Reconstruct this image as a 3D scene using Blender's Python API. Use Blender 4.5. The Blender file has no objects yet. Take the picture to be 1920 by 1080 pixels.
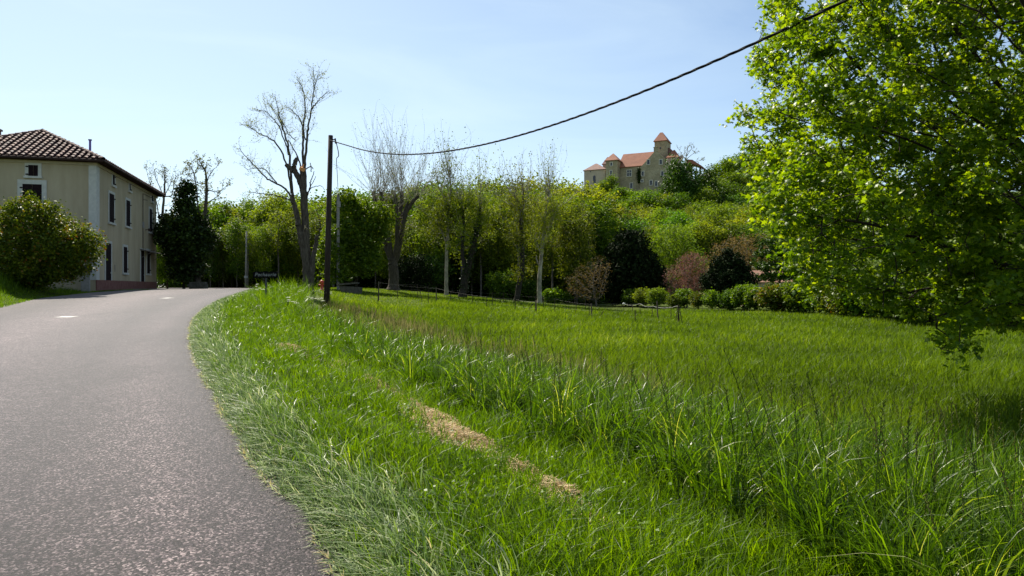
import bpy, math, random
import numpy as np
from mathutils import Vector, Matrix, Euler

# ---------------------------------------------------------------- camera, sky, sun, exposure
SC = bpy.context.scene
COL = SC.collection
F = 1300.0                      # focal length in pixels of the 1920 wide photograph
EYE = 1.6
cam_d = bpy.data.cameras.new("camera")
cam_d.sensor_width = 36.0
cam_d.lens = F / 1920.0 * 36.0
cam_d.clip_start = 0.05
cam_d.clip_end = 5000
cam = bpy.data.objects.new("camera", cam_d)
cam.location = (0, 0, EYE)
cam.rotation_euler = (math.radians(90), 0, 0)
COL.objects.link(cam)
SC.camera = cam

SUN_AZ, SUN_EL = math.radians(-31), math.radians(47)
SUN = Vector((math.sin(SUN_AZ) * math.cos(SUN_EL), math.cos(SUN_AZ) * math.cos(SUN_EL), math.sin(SUN_EL)))
sl = bpy.data.lights.new("sun", 'SUN')
sl.energy = 5.0
sl.angle = math.radians(0.5)
sl.color = (1.0, 0.93, 0.79)
so = bpy.data.objects.new("sun", sl)
so.rotation_euler = (-SUN).to_track_quat('-Z', 'Y').to_euler()
so.location = (-20, 30, 60)
COL.objects.link(so)

world = bpy.data.worlds.new("World")
SC.world = world
world.use_nodes = True
wt = world.node_tree
bg = wt.nodes["Background"]
sky = wt.nodes.new("ShaderNodeTexSky")
sky.sky_type = 'NISHITA'
sky.sun_disc = False
sky.sun_elevation = SUN_EL
sky.sun_rotation = SUN_AZ
sky.altitude = 150
sky.air_density = 1.0
sky.dust_density = 0.3
sky.ozone_density = 1.6
bg.inputs['Strength'].default_value = 0.068
# thin cirrus high in the sky, by direction
tc = wt.nodes.new("ShaderNodeTexCoord")
mp = wt.nodes.new("ShaderNodeMapping")
mp.inputs['Scale'].default_value = (1.3, 2.0, 7.0)
mp.inputs['Rotation'].default_value = (0.0, 0.22, 0.3)
nz = wt.nodes.new("ShaderNodeTexNoise")
nz.inputs['Scale'].default_value = 1.6
nz.inputs['Detail'].default_value = 7
nz.inputs['Roughness'].default_value = 0.55
nz.inputs['Distortion'].default_value = 0.6
cr = wt.nodes.new("ShaderNodeValToRGB")
cr.color_ramp.elements[0].position = 0.45
cr.color_ramp.elements[0].color = (0, 0, 0, 1)
cr.color_ramp.elements[1].position = 0.80
cr.color_ramp.elements[1].color = (0.24, 0.24, 0.24, 1)
mx = wt.nodes.new("ShaderNodeMixRGB")
mx.inputs[2].default_value = (6.2, 7.5, 8.1, 1)
wt.links.new(tc.outputs['Generated'], mp.inputs['Vector'])
wt.links.new(mp.outputs['Vector'], nz.inputs['Vector'])
wt.links.new(nz.outputs['Fac'], cr.inputs['Fac'])
# a veil of high haze, thicker towards the sun side and the horizon
dp = wt.nodes.new("ShaderNodeVectorMath"); dp.operation = 'DOT_PRODUCT'
dp.inputs[1].default_value = (-0.62, 0.62, -0.30)
mrv = wt.nodes.new("ShaderNodeMapRange")
mrv.inputs['From Min'].default_value = 0.25; mrv.inputs['From Max'].default_value = 0.95
mrv.inputs['To Min'].default_value = 0.14; mrv.inputs['To Max'].default_value = 0.62
wt.links.new(tc.outputs['Generated'], dp.inputs[0]); wt.links.new(dp.outputs['Value'], mrv.inputs['Value'])
ad = wt.nodes.new("ShaderNodeMath"); ad.operation = 'ADD'; ad.use_clamp = True
wt.links.new(cr.outputs['Color'], ad.inputs[0]); wt.links.new(mrv.outputs[0], ad.inputs[1])
wt.links.new(ad.outputs[0], mx.inputs[0])
wt.links.new(sky.outputs['Color'], mx.inputs[1])
wt.links.new(mx.outputs['Color'], bg.inputs['Color'])

SC.view_settings.view_transform = 'Standard'
SC.view_settings.look = 'None'
SC.view_settings.gamma = 1.0
SC.view_settings.exposure = 1.08
SC.render.engine = 'CYCLES'
SC.cycles.max_bounces = 6
SC.cycles.diffuse_bounces = 2
SC.cycles.transmission_bounces = 4
SC.cycles.transparent_max_bounces = 4

rng = np.random.default_rng(7)
PI = math.pi

# ---------------------------------------------------------------- materials
def newmat(name):
    m = bpy.data.materials.new(name)
    m.use_nodes = True
    nt = m.node_tree
    p = nt.nodes["Principled BSDF"]
    return m, nt, p

def N(nt, kind, **kw):
    n = nt.nodes.new(kind)
    for k, v in kw.items():
        if k in n.inputs:
            n.inputs[k].default_value = v
        else:
            setattr(n, k, v)
    return n

def ramp(nt, fac, stops):
    r = nt.nodes.new("ShaderNodeValToRGB")
    els = r.color_ramp.elements
    while len(els) < len(stops):
        els.new(0.5)
    for e, (p, c) in zip(els, stops):
        e.position = p
        e.color = (*c, 1) if len(c) == 3 else c
    nt.links.new(fac, r.inputs['Fac'])
    return r.outputs['Color']

def mixc(nt, fac, a, b, mode='MIX'):
    m = nt.nodes.new("ShaderNodeMixRGB")
    m.blend_type = mode
    for i, v in ((0, fac), (1, a), (2, b)):
        if hasattr(v, 'is_output'):
            nt.links.new(v, m.inputs[i])
        else:
            m.inputs[i].default_value = v if i == 0 else (*v, 1)
    return m.outputs[0]

def noise(nt, scale, detail=4, rough=0.55, coord='Object', sc3=None):
    t = nt.nodes.new("ShaderNodeTexCoord")
    n = nt.nodes.new("ShaderNodeTexNoise")
    n.inputs['Scale'].default_value = scale
    n.inputs['Detail'].default_value = detail
    n.inputs['Roughness'].default_value = rough
    src = t.outputs[coord]
    if sc3:
        mp = nt.nodes.new("ShaderNodeMapping")
        mp.inputs['Scale'].default_value = sc3
        nt.links.new(src, mp.inputs['Vector'])
        src = mp.outputs['Vector']
    nt.links.new(src, n.inputs['Vector'])
    return n.outputs['Fac']

def bump(nt, p, h, strength=0.4, dist=0.02):
    b = nt.nodes.new("ShaderNodeBump")
    b.inputs['Strength'].default_value = strength
    b.inputs['Distance'].default_value = dist
    nt.links.new(h, b.inputs['Height'])
    nt.links.new(b.outputs['Normal'], p.inputs['Normal'])

def simple(name, a, b=None, scale=3.0, rough=0.8, bmp=0.0, spec=0.3, metal=0.0, sc3=None, lo=0.35, hi=0.65):
    m, nt, p = newmat(name)
    b = b or a
    f = noise(nt, scale, 5, 0.6, sc3=sc3)
    nt.links.new(ramp(nt, f, [(lo, a), (hi, b)]), p.inputs['Base Color'])
    p.inputs['Roughness'].default_value = rough
    p.inputs['Specular IOR Level'].default_value = spec
    p.inputs['Metallic'].default_value = metal
    if bmp:
        bump(nt, p, f, bmp, 0.03)
    return m

def leafmat(name, stops, trans=0.45, rough=0.45, spec=0.5, tboost=1.5, objvar=0.0, tint=(1.15, 1.0, 0.45)):
    """leaf or grass: colour from the per-leaf attribute 'var', part of the light passes through"""
    m, nt, p = newmat(name)
    at = nt.nodes.new("ShaderNodeAttribute")
    at.attribute_name = 'var'
    fac = at.outputs['Fac']
    c = ramp(nt, fac, stops)
    if objvar:
        oi = nt.nodes.new("ShaderNodeObjectInfo")
        hs = nt.nodes.new("ShaderNodeHueSaturation")
        mr = N(nt, "ShaderNodeMapRange")
        mr.inputs['To Min'].default_value = 0.5 - objvar * 0.03
        mr.inputs['To Max'].default_value = 0.5 + objvar * 0.10
        mv = N(nt, "ShaderNodeMapRange")
        mv.inputs['To Min'].default_value = 1 - objvar
        mv.inputs['To Max'].default_value = 1 + objvar
        nt.links.new(oi.outputs['Random'], mr.inputs['Value'])
        ml = N(nt, "ShaderNodeMath", operation='MULTIPLY')
        ml.inputs[1].default_value = 7.13
        fr = N(nt, "ShaderNodeMath", operation='FRACT')
        nt.links.new(oi.outputs['Random'], ml.inputs[0])
        nt.links.new(ml.outputs[0], fr.inputs[0])
        nt.links.new(fr.outputs[0], mv.inputs['Value'])
        nt.links.new(mr.outputs[0], hs.inputs['Hue'])
        nt.links.new(mv.outputs[0], hs.inputs['Value'])
        nt.links.new(c, hs.inputs['Color'])
        c = hs.outputs['Color']
    nt.links.new(c, p.inputs['Base Color'])
    p.inputs['Roughness'].default_value = rough
    p.inputs['Specular IOR Level'].default_value = spec
    tr = nt.nodes.new("ShaderNodeBsdfTranslucent")
    tcol = mixc(nt, 1.0, c, tuple(tboost * t for t in tint), 'MULTIPLY')
    nt.links.new(tcol, tr.inputs['Color'])
    ms = nt.nodes.new("ShaderNodeMixShader")
    ms.inputs['Fac'].default_value = trans
    nt.links.new(p.outputs[0], ms.inputs[1])
    nt.links.new(tr.outputs[0], ms.inputs[2])
    nt.links.new(ms.outputs[0], nt.nodes["Material Output"].inputs['Surface'])
    return m

M = {}
M['bark'] = simple('bark', (.035, .028, .022), (.11, .092, .072), 6, .95, .8, .15, sc3=(3, 3, .5))
M['bark_grey'] = simple('bark_grey', (.07, .06, .05), (.2, .175, .145), 5, .95, .7, .15, sc3=(3, 3, .5))
M['bark_pale'] = simple('bark_pale', (.16, .14, .10), (.42, .38, .29), 3, .9, .3, .2, sc3=(1, 1, .6))
M['bark_dark'] = simple('bark_dark', (.018, .015, .011), (.05, .042, .03), 7, .95, .6, .15, sc3=(3, 3, .6))
M['twig'] = simple('twig', (.10, .085, .065), (.2, .17, .13), 8, .9)
M['twig_pale'] = simple('twig_pale', (.24, .215, .17), (.34, .3, .24), 8, .9)
M['fresh_wood'] = simple('fresh_wood', (.55, .22, .07), (.75, .38, .16), 8, .8)
# leaves
M['maple'] = leafmat('maple_leaf', [(0, (.022, .055, .003)), (.45, (.075, .145, .005)), (.75, (.17, .255, .010)), (1, (.27, .35, .02))], .5, .42, .3, 1.9, 0, (1.15, 1.0, .2))
M['l_yellow'] = leafmat('leaf_yellow_green', [(0, (.065, .095, .008)), (.5, (.14, .185, .012)), (1, (.26, .31, .024))], .5, .6, .2, 1.7, .30, (1.1, 1.0, .3))
M['l_green'] = leafmat('leaf_green', [(0, (.038, .075, .006)), (.5, (.09, .15, .009)), (1, (.17, .245, .015))], .5, .55, .25, 1.7, .32, (1.1, 1.0, .3))
M['l_bright'] = leafmat('leaf_bright', [(0, (.045, .095, .006)), (.5, (.095, .17, .009)), (1, (.18, .26, .018))], .5, .5, .3, 1.7, .12, (1.1, 1.0, .25))
M['l_deep'] = leafmat('leaf_deep', [(0, (.022, .055, .005)), (.6, (.05, .10, .008)), (1, (.09, .16, .012))], .35, .5, .25, 1.3, .15)
M['l_olive'] = leafmat('leaf_olive', [(0, (.08, .09, .015)), (.5, (.14, .15, .02)), (1, (.22, .22, .04))], .45, .6, .2, 1.5, .15, (1.05, 1.0, .5))
M['l_brown'] = leafmat('leaf_bud_brown', [(0, (.11, .08, .03)), (.5, (.18, .135, .05)), (1, (.25, .2, .07))], .4, .7, .2, 1.3, .1, (1.1, .95, .6))
M['l_pink'] = leafmat('blossom', [(0, (.13, .08, .035)), (.5, (.22, .13, .075)), (.8, (.30, .14, .12)), (1, (.42, .2, .24))], .35, .7, .2, 1.1, 0, (1.1, .9, .8))
M['l_conifer'] = leafmat('needle_dark', [(0, (.007, .012, .004)), (.6, (.013, .024, .006)), (1, (.03, .045, .01))], .1, .8, .08, 1.0, .1, (1, 1, .8))
M['l_ivy'] = leafmat('ivy_leaf', [(0, (.012, .026, .004)), (.6, (.025, .05, .006)), (1, (.08, .13, .012))], .15, .5, .25, 1.2)
M['l_bush'] = leafmat('bush_leaf', [(0, (.03, .062, .005)), (.5, (.095, .14, .008)), (.85, (.185, .22, .012)), (1, (.27, .12, .025))], .4, .5, .25, 1.5, 0, (1.1, 1.0, .3))
# grass
M['g_verge'] = leafmat('grass_verge', [(0, (.020, .048, .002)), (.45, (.078, .142, .003)), (.8, (.155, .23, .008)), (.92, (.28, .34, .07)), (1, (.65, .58, .28))], .48, .42, .2, 1.7, 0, (.98, 1.0, .1))
M['g_edge'] = leafmat('grass_edge', [(0, (.035, .075, .010)), (.35, (.10, .165, .04)), (.65, (.24, .31, .14)), (.87, (.5, .53, .34)), (1, (.6, .48, .27))], .34, .42, .4, 1.2, 0, (.95, 1, .7))
M['g_tall'] = leafmat('grass_tall', [(0, (.013, .031, .002)), (.5, (.048, .100, .004)), (.85, (.13, .22, .012)), (.97, (.27, .32, .07)), (1, (.45, .46, .22))], .47, .36, .26, 1.7, 0, (.98, 1.0, .13))
M['g_field'] = leafmat('grass_field', [(0, (.036, .066, .003)), (.5, (.080, .138, .005)), (.88, (.148, .21, .014)), (1, (.30, .33, .12))], .46, .5, .15, 1.6, 0, (1.05, 1.0, .3))
M['g_seed'] = leafmat('grass_seed', [(0, (.085, .09, .025)), (.5, (.15, .145, .05)), (1, (.27, .24, .12))], .4, .6, .2, 1.2, 0, (1, .97, .8))
M['straw'] = leafmat('dry_straw', [(0, (.34, .22, .10)), (.5, (.72, .55, .31)), (1, (.92, .8, .55))], .25, .7, .2, 1.0, 0, (1, .95, .8))
M['stalk'] = leafmat('stalk', [(0, (.03, .055, .008)), (.5, (.06, .09, .015)), (1, (.10, .11, .035))], .25, .6, .15, 1.2)
M['umbel'] = leafmat('umbel', [(0, (.6, .62, .5)), (1, (.85, .86, .8))], .4, .6, .2, 1.0, 0, (1, 1, .95))

# ---------------------------------------------------------------- object helpers
def tag(o, label=None, cat=None, group=None, kind=None):
    if label: o['label'] = label
    if cat: o['category'] = cat
    if group: o['group'] = group
    if kind: o['kind'] = kind
    return o

def empty(name, loc, label, cat, group=None, rz=0.0):
    o = bpy.data.objects.new(name, None)
    o.location = loc
    o.rotation_euler = (0, 0, rz)
    o.empty_display_size = 0.3
    COL.objects.link(o)
    return tag(o, label, cat, group)

def npmesh(name, V, faces, mats, var=None, matidx=None, smooth=False, parent=None):
    """faces: list of arrays (n,k) ; var: per vertex float"""
    me = bpy.data.meshes.new(name)
    V = np.ascontiguousarray(V, dtype=np.float32)
    me.vertices.add(len(V))
    me.vertices.foreach_set('co', V.ravel())
    loops, starts, tots = [], [], []
    s = 0
    for f in faces:
        if len(f) == 0: continue
        f = np.asarray(f, dtype=np.int32)
        n, k = f.shape
        loops.append(f.ravel())
        starts.append(s + np.arange(n, dtype=np.int32) * k)
        tots.append(np.full(n, k, dtype=np.int32))
        s += n * k
    L = np.concatenate(loops)
    me.loops.add(len(L))
    me.loops.foreach_set('vertex_index', L)
    S = np.concatenate(starts)
    me.polygons.add(len(S))
    me.polygons.foreach_set('loop_start', S)
    me.polygons.foreach_set('loop_total', np.concatenate(tots))
    if matidx is not None:
        me.polygons.foreach_set('material_index', np.asarray(matidx, dtype=np.int32))
    if smooth:
        me.polygons.foreach_set('use_smooth', np.ones(len(S), dtype=bool))
    for m in (mats if isinstance(mats, (list, tuple)) else [mats]):
        me.materials.append(m)
    if var is not None:
        a = me.attributes.new('var', 'FLOAT', 'POINT')
        a.data.foreach_set('value', np.ascontiguousarray(var, dtype=np.float32))
    me.update(calc_edges=True)
    me.validate()
    o = bpy.data.objects.new(name, me)
    COL.objects.link(o)
    if parent is not None:
        o.parent = parent
    return o

class MB:
    """collects boxes, prisms and tubes, links them as one mesh object"""
    def __init__(s):
        s.v, s.f, s.n = [], [], 0
    def add(s, V, Fs):
        V = np.asarray(V, float)
        s.v.append(V)
        for f in Fs:
            s.f.append(tuple(int(i) + s.n for i in f))
        s.n += len(V)
        return s
    def box(s, c, size, mat=None):
        x, y, z = [a / 2 for a in size]
        V = np.array([(-x,-y,-z),(x,-y,-z),(x,y,-z),(-x,y,-z),(-x,-y,z),(x,-y,z),(x,y,z),(-x,y,z)])
        if mat is not None:
            V = V @ np.array(mat).T
        return s.add(V + np.array(c), [(0,3,2,1),(4,5,6,7),(0,1,5,4),(1,2,6,5),(2,3,7,6),(3,0,4,7)])
    def prism(s, pts, axis_vec):
        n = len(pts)
        P = np.array(pts, float)
        V = np.vstack([P, P + np.array(axis_vec)])
        return s.add(V, [tuple(range(n))[::-1], tuple(range(n, 2*n))] + [(i, (i+1) % n, n + (i+1) % n, n + i) for i in range(n)])
    def tube(s, path, radii, sides=8, cap=True):
        P = np.array(path, float)
        n = len(P)
        if np.isscalar(radii): radii = [radii] * n
        T = np.gradient(P, axis=0)
        T /= np.linalg.norm(T, axis=1)[:, None] + 1e-9
        ref = np.array([0, 0, 1.0]) if abs(T[0][2]) < .9 else np.array([1.0, 0, 0])
        V = []
        for i in range(n):
            a = np.cross(T[i], ref); a /= np.linalg.norm(a) + 1e-9
            b = np.cross(T[i], a)
            for k in range(sides):
                th = 2 * PI * k / sides
                V.append(P[i] + radii[i] * (a * math.cos(th) + b * math.sin(th)))
        Fs = []
        for i in range(n - 1):
            for k in range(sides):
                k2 = (k + 1) % sides
                Fs.append((i*sides+k, i*sides+k2, (i+1)*sides+k2, (i+1)*sides+k))
        if cap:
            Fs.append(tuple(range(sides))[::-1])
            Fs.append(tuple((n-1)*sides + k for k in range(sides)))
        return s.add(V, Fs)
    def build(s, name, mat, parent=None, smooth=False):
        me = bpy.data.meshes.new(name)
        me.from_pydata(np.vstack(s.v).tolist(), [], s.f)
        me.materials.append(mat)
        if smooth:
            me.polygons.foreach_set('use_smooth', [True] * len(me.polygons))
        me.update()
        o = bpy.data.objects.new(name, me)
        COL.objects.link(o)
        if parent is not None: o.parent = parent
        return o

def copy_tree(o, parent=None):
    c = o.copy()
    COL.objects.link(c)
    if parent is not None: c.parent = parent
    for ch in list(o.children):
        copy_tree(ch, c)
    return c

# ---------------------------------------------------------------- the lie of the land
EDGE = np.array([(3.0,-14),(1.6,-6),(.3,0),(-.94,3.59),(-1.46,4.53),(-2.07,5.49),(-2.89,6.96),(-3.75,8.6),(-4.74,10.45),(-5.9,12.7),(-7.0,14.97),
                 (-8.4,18),(-9.7,21),(-11.4,25.4),(-13,30.1),(-14.3,34.5),(-15.4,38.5),(-17.4,46),(-19.0,53),(-20.6,60),(-22.6,66),(-26,72),(-32,78),(-42,84),(-58,89),(-80,92),(-110,94),(-140,95)], float)

def smoothstep(a, b, x):
    t = np.clip((x - a) / (b - a), 0, 1)
    return t * t * (3 - 2 * t)

def edge_dist(x, y):
    """distance from the right-hand road edge, positive towards the meadow"""
    x = np.asarray(x, float).ravel(); y = np.asarray(y, float).ravel()
    best = np.full(x.shape, 1e9); sg = np.ones(x.shape)
    for a, b in zip(EDGE[:-1], EDGE[1:]):
        d = b - a
        L2 = d @ d
        t = np.clip(((x - a[0]) * d[0] + (y - a[1]) * d[1]) / L2, 0, 1)
        px, py = x - (a[0] + t * d[0]), y - (a[1] + t * d[1])
        q = px * px + py * py
        m = q < best
        cr = d[0] * (y - a[1]) - d[1] * (x - a[0])
        best = np.where(m, q, best)
        sg = np.where(m, np.where(cr < 0, 1.0, -1.0), sg)
    return sg * np.sqrt(best)

def road_width(y):
    return 7.2 + 2.0 * smoothstep(24, 38, y) - 3.0 * smoothstep(46, 58, y)

def lump(x, y):
    return (np.sin(x * .31 + 1.3) * np.cos(y * .27 + .4) + .5 * np.sin(x * .83 + y * .61) + .35 * np.sin(x * 1.9 - y * 1.3))

def ground(x, y, road_sink=False):
    x = np.asarray(x, float); y = np.asarray(y, float)
    shp = np.broadcast(x, y).shape
    x = np.broadcast_to(x, shp).ravel(); y = np.broadcast_to(y, shp).ravel()
    zr = 0.03 * np.clip(y, 0, 200)
    zr = np.where(zr > 1.2, 1.2 + 0.34 * np.tanh((zr - 1.2) / 0.34), zr)
    d = edge_dist(x, y)
    t = np.clip((10 - x) / 26.0, 0, 1.2)
    zf = -0.62 + 2.15 * t * smoothstep(0, 75, y)
    zf = np.minimum(zf, 1.5) + .05 * lump(x, y)
    w = smoothstep(0.6, 9.0, d)
    zright = zr * (1 - w) + zf * w - 0.16 * np.exp(-((d - 2.7) / .8) ** 2) + .05 * smoothstep(.15, .7, d) * (1 - smoothstep(.8, 2, d))
    dl = -d - road_width(y)
    bank = 0.85 * smoothstep(0.2, 3.2, dl) * (1 - smoothstep(38, 43, y)) * smoothstep(-10, 25, y) + 0.0
    zleft = zr + bank + .02 * lump(x, y) * smoothstep(.2, 2, dl)
    z = np.where(d > 0, zright, zleft)
    # hill behind
    hx = 14 + 27 * smoothstep(-25, 42, x) * (1 - .0 * x)
    hx = hx + 4 * smoothstep(70, 110, x)
    hx = hx * (1 - .75 * smoothstep(-20, -140, x)) if False else np.where(x < -20, hx * (1 - .7 * smoothstep(20, 140, -x)), hx)
    r = np.interp(y, [104, 130, 150, 190, 215, 228, 241, 262], [0, .04, .09, .25, .42, .58, .88, 1])
    z = z + np.clip(r, 0, 1) * (hx - 6) 
    z = z - np.where(y > 275, (y - 275) * .10, 0)
    if road_sink:
        z = z - 0.06 * ((d < .05) & (dl < .05))
    return z.reshape(shp)

def gz(x, y):
    return float(ground(np.array([x]), np.array([y]))[0])

def hit(px, py, ymin=3.0):
    """where the sight line through a photo pixel meets the ground"""
    qx, qz = (px - 960) / F, (540 - py) / F
    ys = np.linspace(ymin, 180, 3000)
    dz = EYE + qz * ys - ground(qx * ys, ys)
    i = np.where(dz < 0)[0]
    Y = ys[i[0]] if len(i) else 100.0
    return qx * Y, Y, gz(qx * Y, Y)

def at(px, py, Y):
    return np.array([(px - 960) / F * Y, Y, EYE + (540 - py) / F * Y])

# ground sheet
def axis(segs):
    out = [segs[0][0]]
    for a, b, st in segs:
        n = max(1, int(round((b - a) / st)))
        out += list(a + (b - a) * (np.arange(1, n + 1) / n))
    return np.array(out)
gx = axis([(-900,-300,60),(-300,-80,14),(-80,-34,3),(-34,-24,.8),(-24,14,.42),(14,40,1.2),(40,120,4),(120,300,14),(300,900,60)])
gy = axis([(-60,-10,5),(-10,1,1),(1,26,.42),(26,64,.8),(64,130,2.5),(130,300,6),(300,1500,100)])
GX, GY = np.meshgrid(gx, gy)
GZ = ground(GX, GY, True)
nx, ny = len(gx), len(gy)
ii = (np.arange(ny - 1)[:, None] * nx + np.arange(nx - 1)[None, :]).ravel()
quads = np.stack([ii, ii + 1, ii + nx + 1, ii + nx], 1)
mg, nt, p = newmat('turf_soil')
f1 = noise(nt, .35, 5, .6); f2 = noise(nt, 14, 6, .7)
c1 = ramp(nt, f1, [(.3, (.045, .075, .006)), (.6, (.085, .12, .010)), (.75, (.11, .12, .02))])
c2 = ramp(nt, f2, [(.35, (.35, .35, .3)), (.65, (1, 1, 1))])
nt.links.new(mixc(nt, .8, c1, c2, 'MULTIPLY'), p.inputs['Base Color'])
p.inputs['Roughness'].default_value = .95
p.inputs['Specular IOR Level'].default_value = .1
bump(nt, p, f2, .8, .08)
g = npmesh('ground', np.stack([GX.ravel(), GY.ravel(), GZ.ravel()], 1), [quads], mg, smooth=True)
tag(g, kind='structure')

# ---------------------------------------------------------------- road
def edge_frame(step=.5, y0=-12, y1=148):
    E = EDGE
    # smooth the edge by resampling a Catmull-Rom through the points
    pts = []
    for i in range(1, len(E) - 2):
        p0, p1, p2, p3 = E[i-1], E[i], E[i+1], E[i+2]
        n = max(2, int(np.linalg.norm(p2 - p1) / step))
        for k in range(n):
            t = k / n
            pts.append(.5 * ((2*p1) + (-p0+p2)*t + (2*p0-5*p1+4*p2-p3)*t*t + (-p0+3*p1-3*p2+p3)*t**3))
    P = np.array(pts)
    T = np.gradient(P, axis=0); T /= np.linalg.norm(T, axis=1)[:, None]
    Nn = np.stack([-T[:, 1], T[:, 0]], 1)          # to the left of travel = across the road
    return P, T, Nn
EP, ET, EN = edge_frame()
cols = np.linspace(0, 1, 25)
W = road_width(EP[:, 1])
wob = .05 * np.sin(np.arange(len(EP)) * .9) + .04 * np.sin(np.arange(len(EP)) * 2.3)
RV, RU = [], []
for j, c in enumerate(cols):
    off = c * (W + .3) - .15 + wob * (j == 0)
    q = EP + EN * off[:, None]
    z = 0.03 * np.clip(q[:, 1], 0, 200)
    z = np.where(z > 1.2, 1.2 + .34 * np.tanh((z - 1.2) / .34), z) + .012 + .05 * math.sin(PI * c)
    RV.append(np.stack([q[:, 0], q[:, 1], z], 1))
    RU.append(np.full(len(EP), c))
RV = np.stack(RV, 1).reshape(-1, 3)
RU = np.stack(RU, 1).ravel()
nr, nc = len(EP), len(cols)
ii = (np.arange(nr - 1)[:, None] * nc + np.arange(nc - 1)[None, :]).ravel()
rq = np.stack([ii, ii + nc, ii + nc + 1, ii + 1], 1)
mr_, nt, p = newmat('asphalt')
tcn = nt.nodes.new("ShaderNodeTexCoord")
vo = N(nt, "ShaderNodeTexVoronoi"); vo.inputs['Scale'].default_value = 88
nt.links.new(tcn.outputs['Object'], vo.inputs['Vector'])
vo2 = N(nt, "ShaderNodeTexVoronoi"); vo2.inputs['Scale'].default_value = 34
nt.links.new(tcn.outputs['Object'], vo2.inputs['Vector'])
big = noise(nt, .45, 4, .6); mid = noise(nt, 5, 6, .65)
cell = ramp(nt, vo.outputs['Color'], [(.25, (.003, .002, .0025)), (.42, (.010, .0075, .009)), (.55, (.026, .020, .0235)), (.66, (.054, .042, .047)), (.78, (.15, .122, .122)), (.9, (.3, .26, .25))])
at_ = nt.nodes.new("ShaderNodeAttribute"); at_.attribute_name = 'var'
wear = ramp(nt, at_.outputs['Fac'], [(0, (.3, .28, .29)), (.04, (.5, .47, .49)), (.11, (1.05, .98, 1.0)), (.22, (.55, .51, .54)), (.36, (1.0, .94, .97)), (.5, (1.6, 1.5, 1.53)), (.64, (1.2, 1.13, 1.16)), (.78, (.6, .56, .59)), (.95, (1.1, 1.05, 1.05)), (1, (.8, .75, .75))])
c = mixc(nt, 1, cell, wear, 'MULTIPLY')
c = mixc(nt, .6, c, ramp(nt, big, [(.35, (.72, .72, .73)), (.62, (1.15, 1.13, 1.13))]), 'MULTIPLY')
c = mixc(nt, .8, c, ramp(nt, mid, [(.35, (.6, .6, .6)), (.65, (1.2, 1.2, 1.2))]), 'MULTIPLY')
stain = noise(nt, .9, 3, .5, sc3=(1, .25, 1))
c = mixc(nt, .7, c, ramp(nt, stain, [(.3, (.45, .45, .46)), (.42, (1, 1, 1)), (.66, (1, 1, 1)), (.74, (1.35, 1.3, 1.28))]), 'MULTIPLY')
crk = N(nt, "ShaderNodeTexVoronoi", feature='DISTANCE_TO_EDGE'); crk.inputs['Scale'].default_value = .55
wv = nt.nodes.new("ShaderNodeVectorMath"); wv.operation = 'ADD'
nzv = nt.nodes.new("ShaderNodeTexNoise"); nzv.inputs['Scale'].default_value = 2.5; nzv.inputs['Detail'].default_value = 6
nt.links.new(tcn.outputs['Object'], nzv.inputs['Vector']); nt.links.new(tcn.outputs['Object'], wv.inputs[0]); nt.links.new(nzv.outputs['Color'], wv.inputs[1])
nt.links.new(wv.outputs[0], crk.inputs['Vector'])
c = mixc(nt, ramp(nt, big, [(.5, (0, 0, 0)), (.62, (.8, .8, .8))]), c, mixc(nt, 1, c, ramp(nt, crk.outputs['Distance'], [(0, (.25, .25, .25)), (.012, (1, 1, 1))]), 'MULTIPLY'))
nt.links.new(c, p.inputs['Base Color'])
p.inputs['Roughness'].default_value = .6
p.inputs['Specular IOR Level'].default_value = .06
p.inputs['Sheen Weight'].default_value = .22
p.inputs['Sheen Roughness'].default_value = .35
p.inputs['Sheen Tint'].default_value = (1, .88, .92, 1)
h = mixc(nt, .5, ramp(nt, vo.outputs['Distance'], [(0, (1, 1, 1)), (.6, (0, 0, 0))]), ramp(nt, vo2.outputs['Distance'], [(0, (1, 1, 1)), (.7, (0, 0, 0))]))
bump(nt, p, h, .55, .006)
rd = npmesh('road', RV, [rq], mr_, var=RU, smooth=True)
tag(rd, kind='structure')
# painted centre dashes
mpaint = simple('road_paint', (.22, .21, .21), (.5, .49, .47), 22, .7)
def dash(px, py, wx, ly, label):
    Y = 1.6 / ((py - 540) / F + .03); x = (px - 960) / F * Y
    b = MB()
    n = 5
    V = []
    for k in range(n):
        yy = Y - ly/2 + ly * k / (n-1)
        zz = .03 * yy if yy < 40 else 1.2 + .34 * math.tanh((.03*yy-1.2)/.34)
        c = -edge_dist([x], [yy])[0] / float(road_width(yy))
        zz += .012 + .05 * math.sin(PI * c) + .005
        V += [(x - wx/2 + random.uniform(-.02,.02), yy, zz), (x + wx/2 + random.uniform(-.02,.02), yy, zz)]
    b.add(V, [(2*k, 2*k+1, 2*k+3, 2*k+2) for k in range(n-1)])
    o = b.build('road_marking', mpaint)
    tag(o, label, 'road marking', 'white painted marks on the road')
random.seed(3)
dash(125, 598, .5, .45, 'white painted dash on the grey road, nearest and widest of the road marks')
dash(313, 561, .42, .8, 'small white painted dash farther along the road, in front of the house')
dash(452, 549.5, .5, 1.6, 'faint white mark on the far road by the black village sign')

# gravel forecourt in front of the house
fc = []
for yy in np.linspace(47.5, 66, 20):
    cx = float(np.interp(yy, EP[:, 1], EP[:, 0])) - float(road_width(yy)) * 1.03
    for t in np.linspace(0, 1, 6):
        fx = cx + .3 - t * (5.5 if yy > 44 else 3.5)
        fc.append((fx, yy, gz(fx, yy) + .016))
ii = (np.arange(19)[:, None] * 6 + np.arange(5)[None, :]).ravel()
fo = npmesh('pavement', np.array(fc), [np.stack([ii, ii+6, ii+7, ii+1], 1)], simple('gravel', (.10, .09, .08), (.22, .2, .17), 40, .9, .4))
tag(fo, kind='structure')

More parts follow.
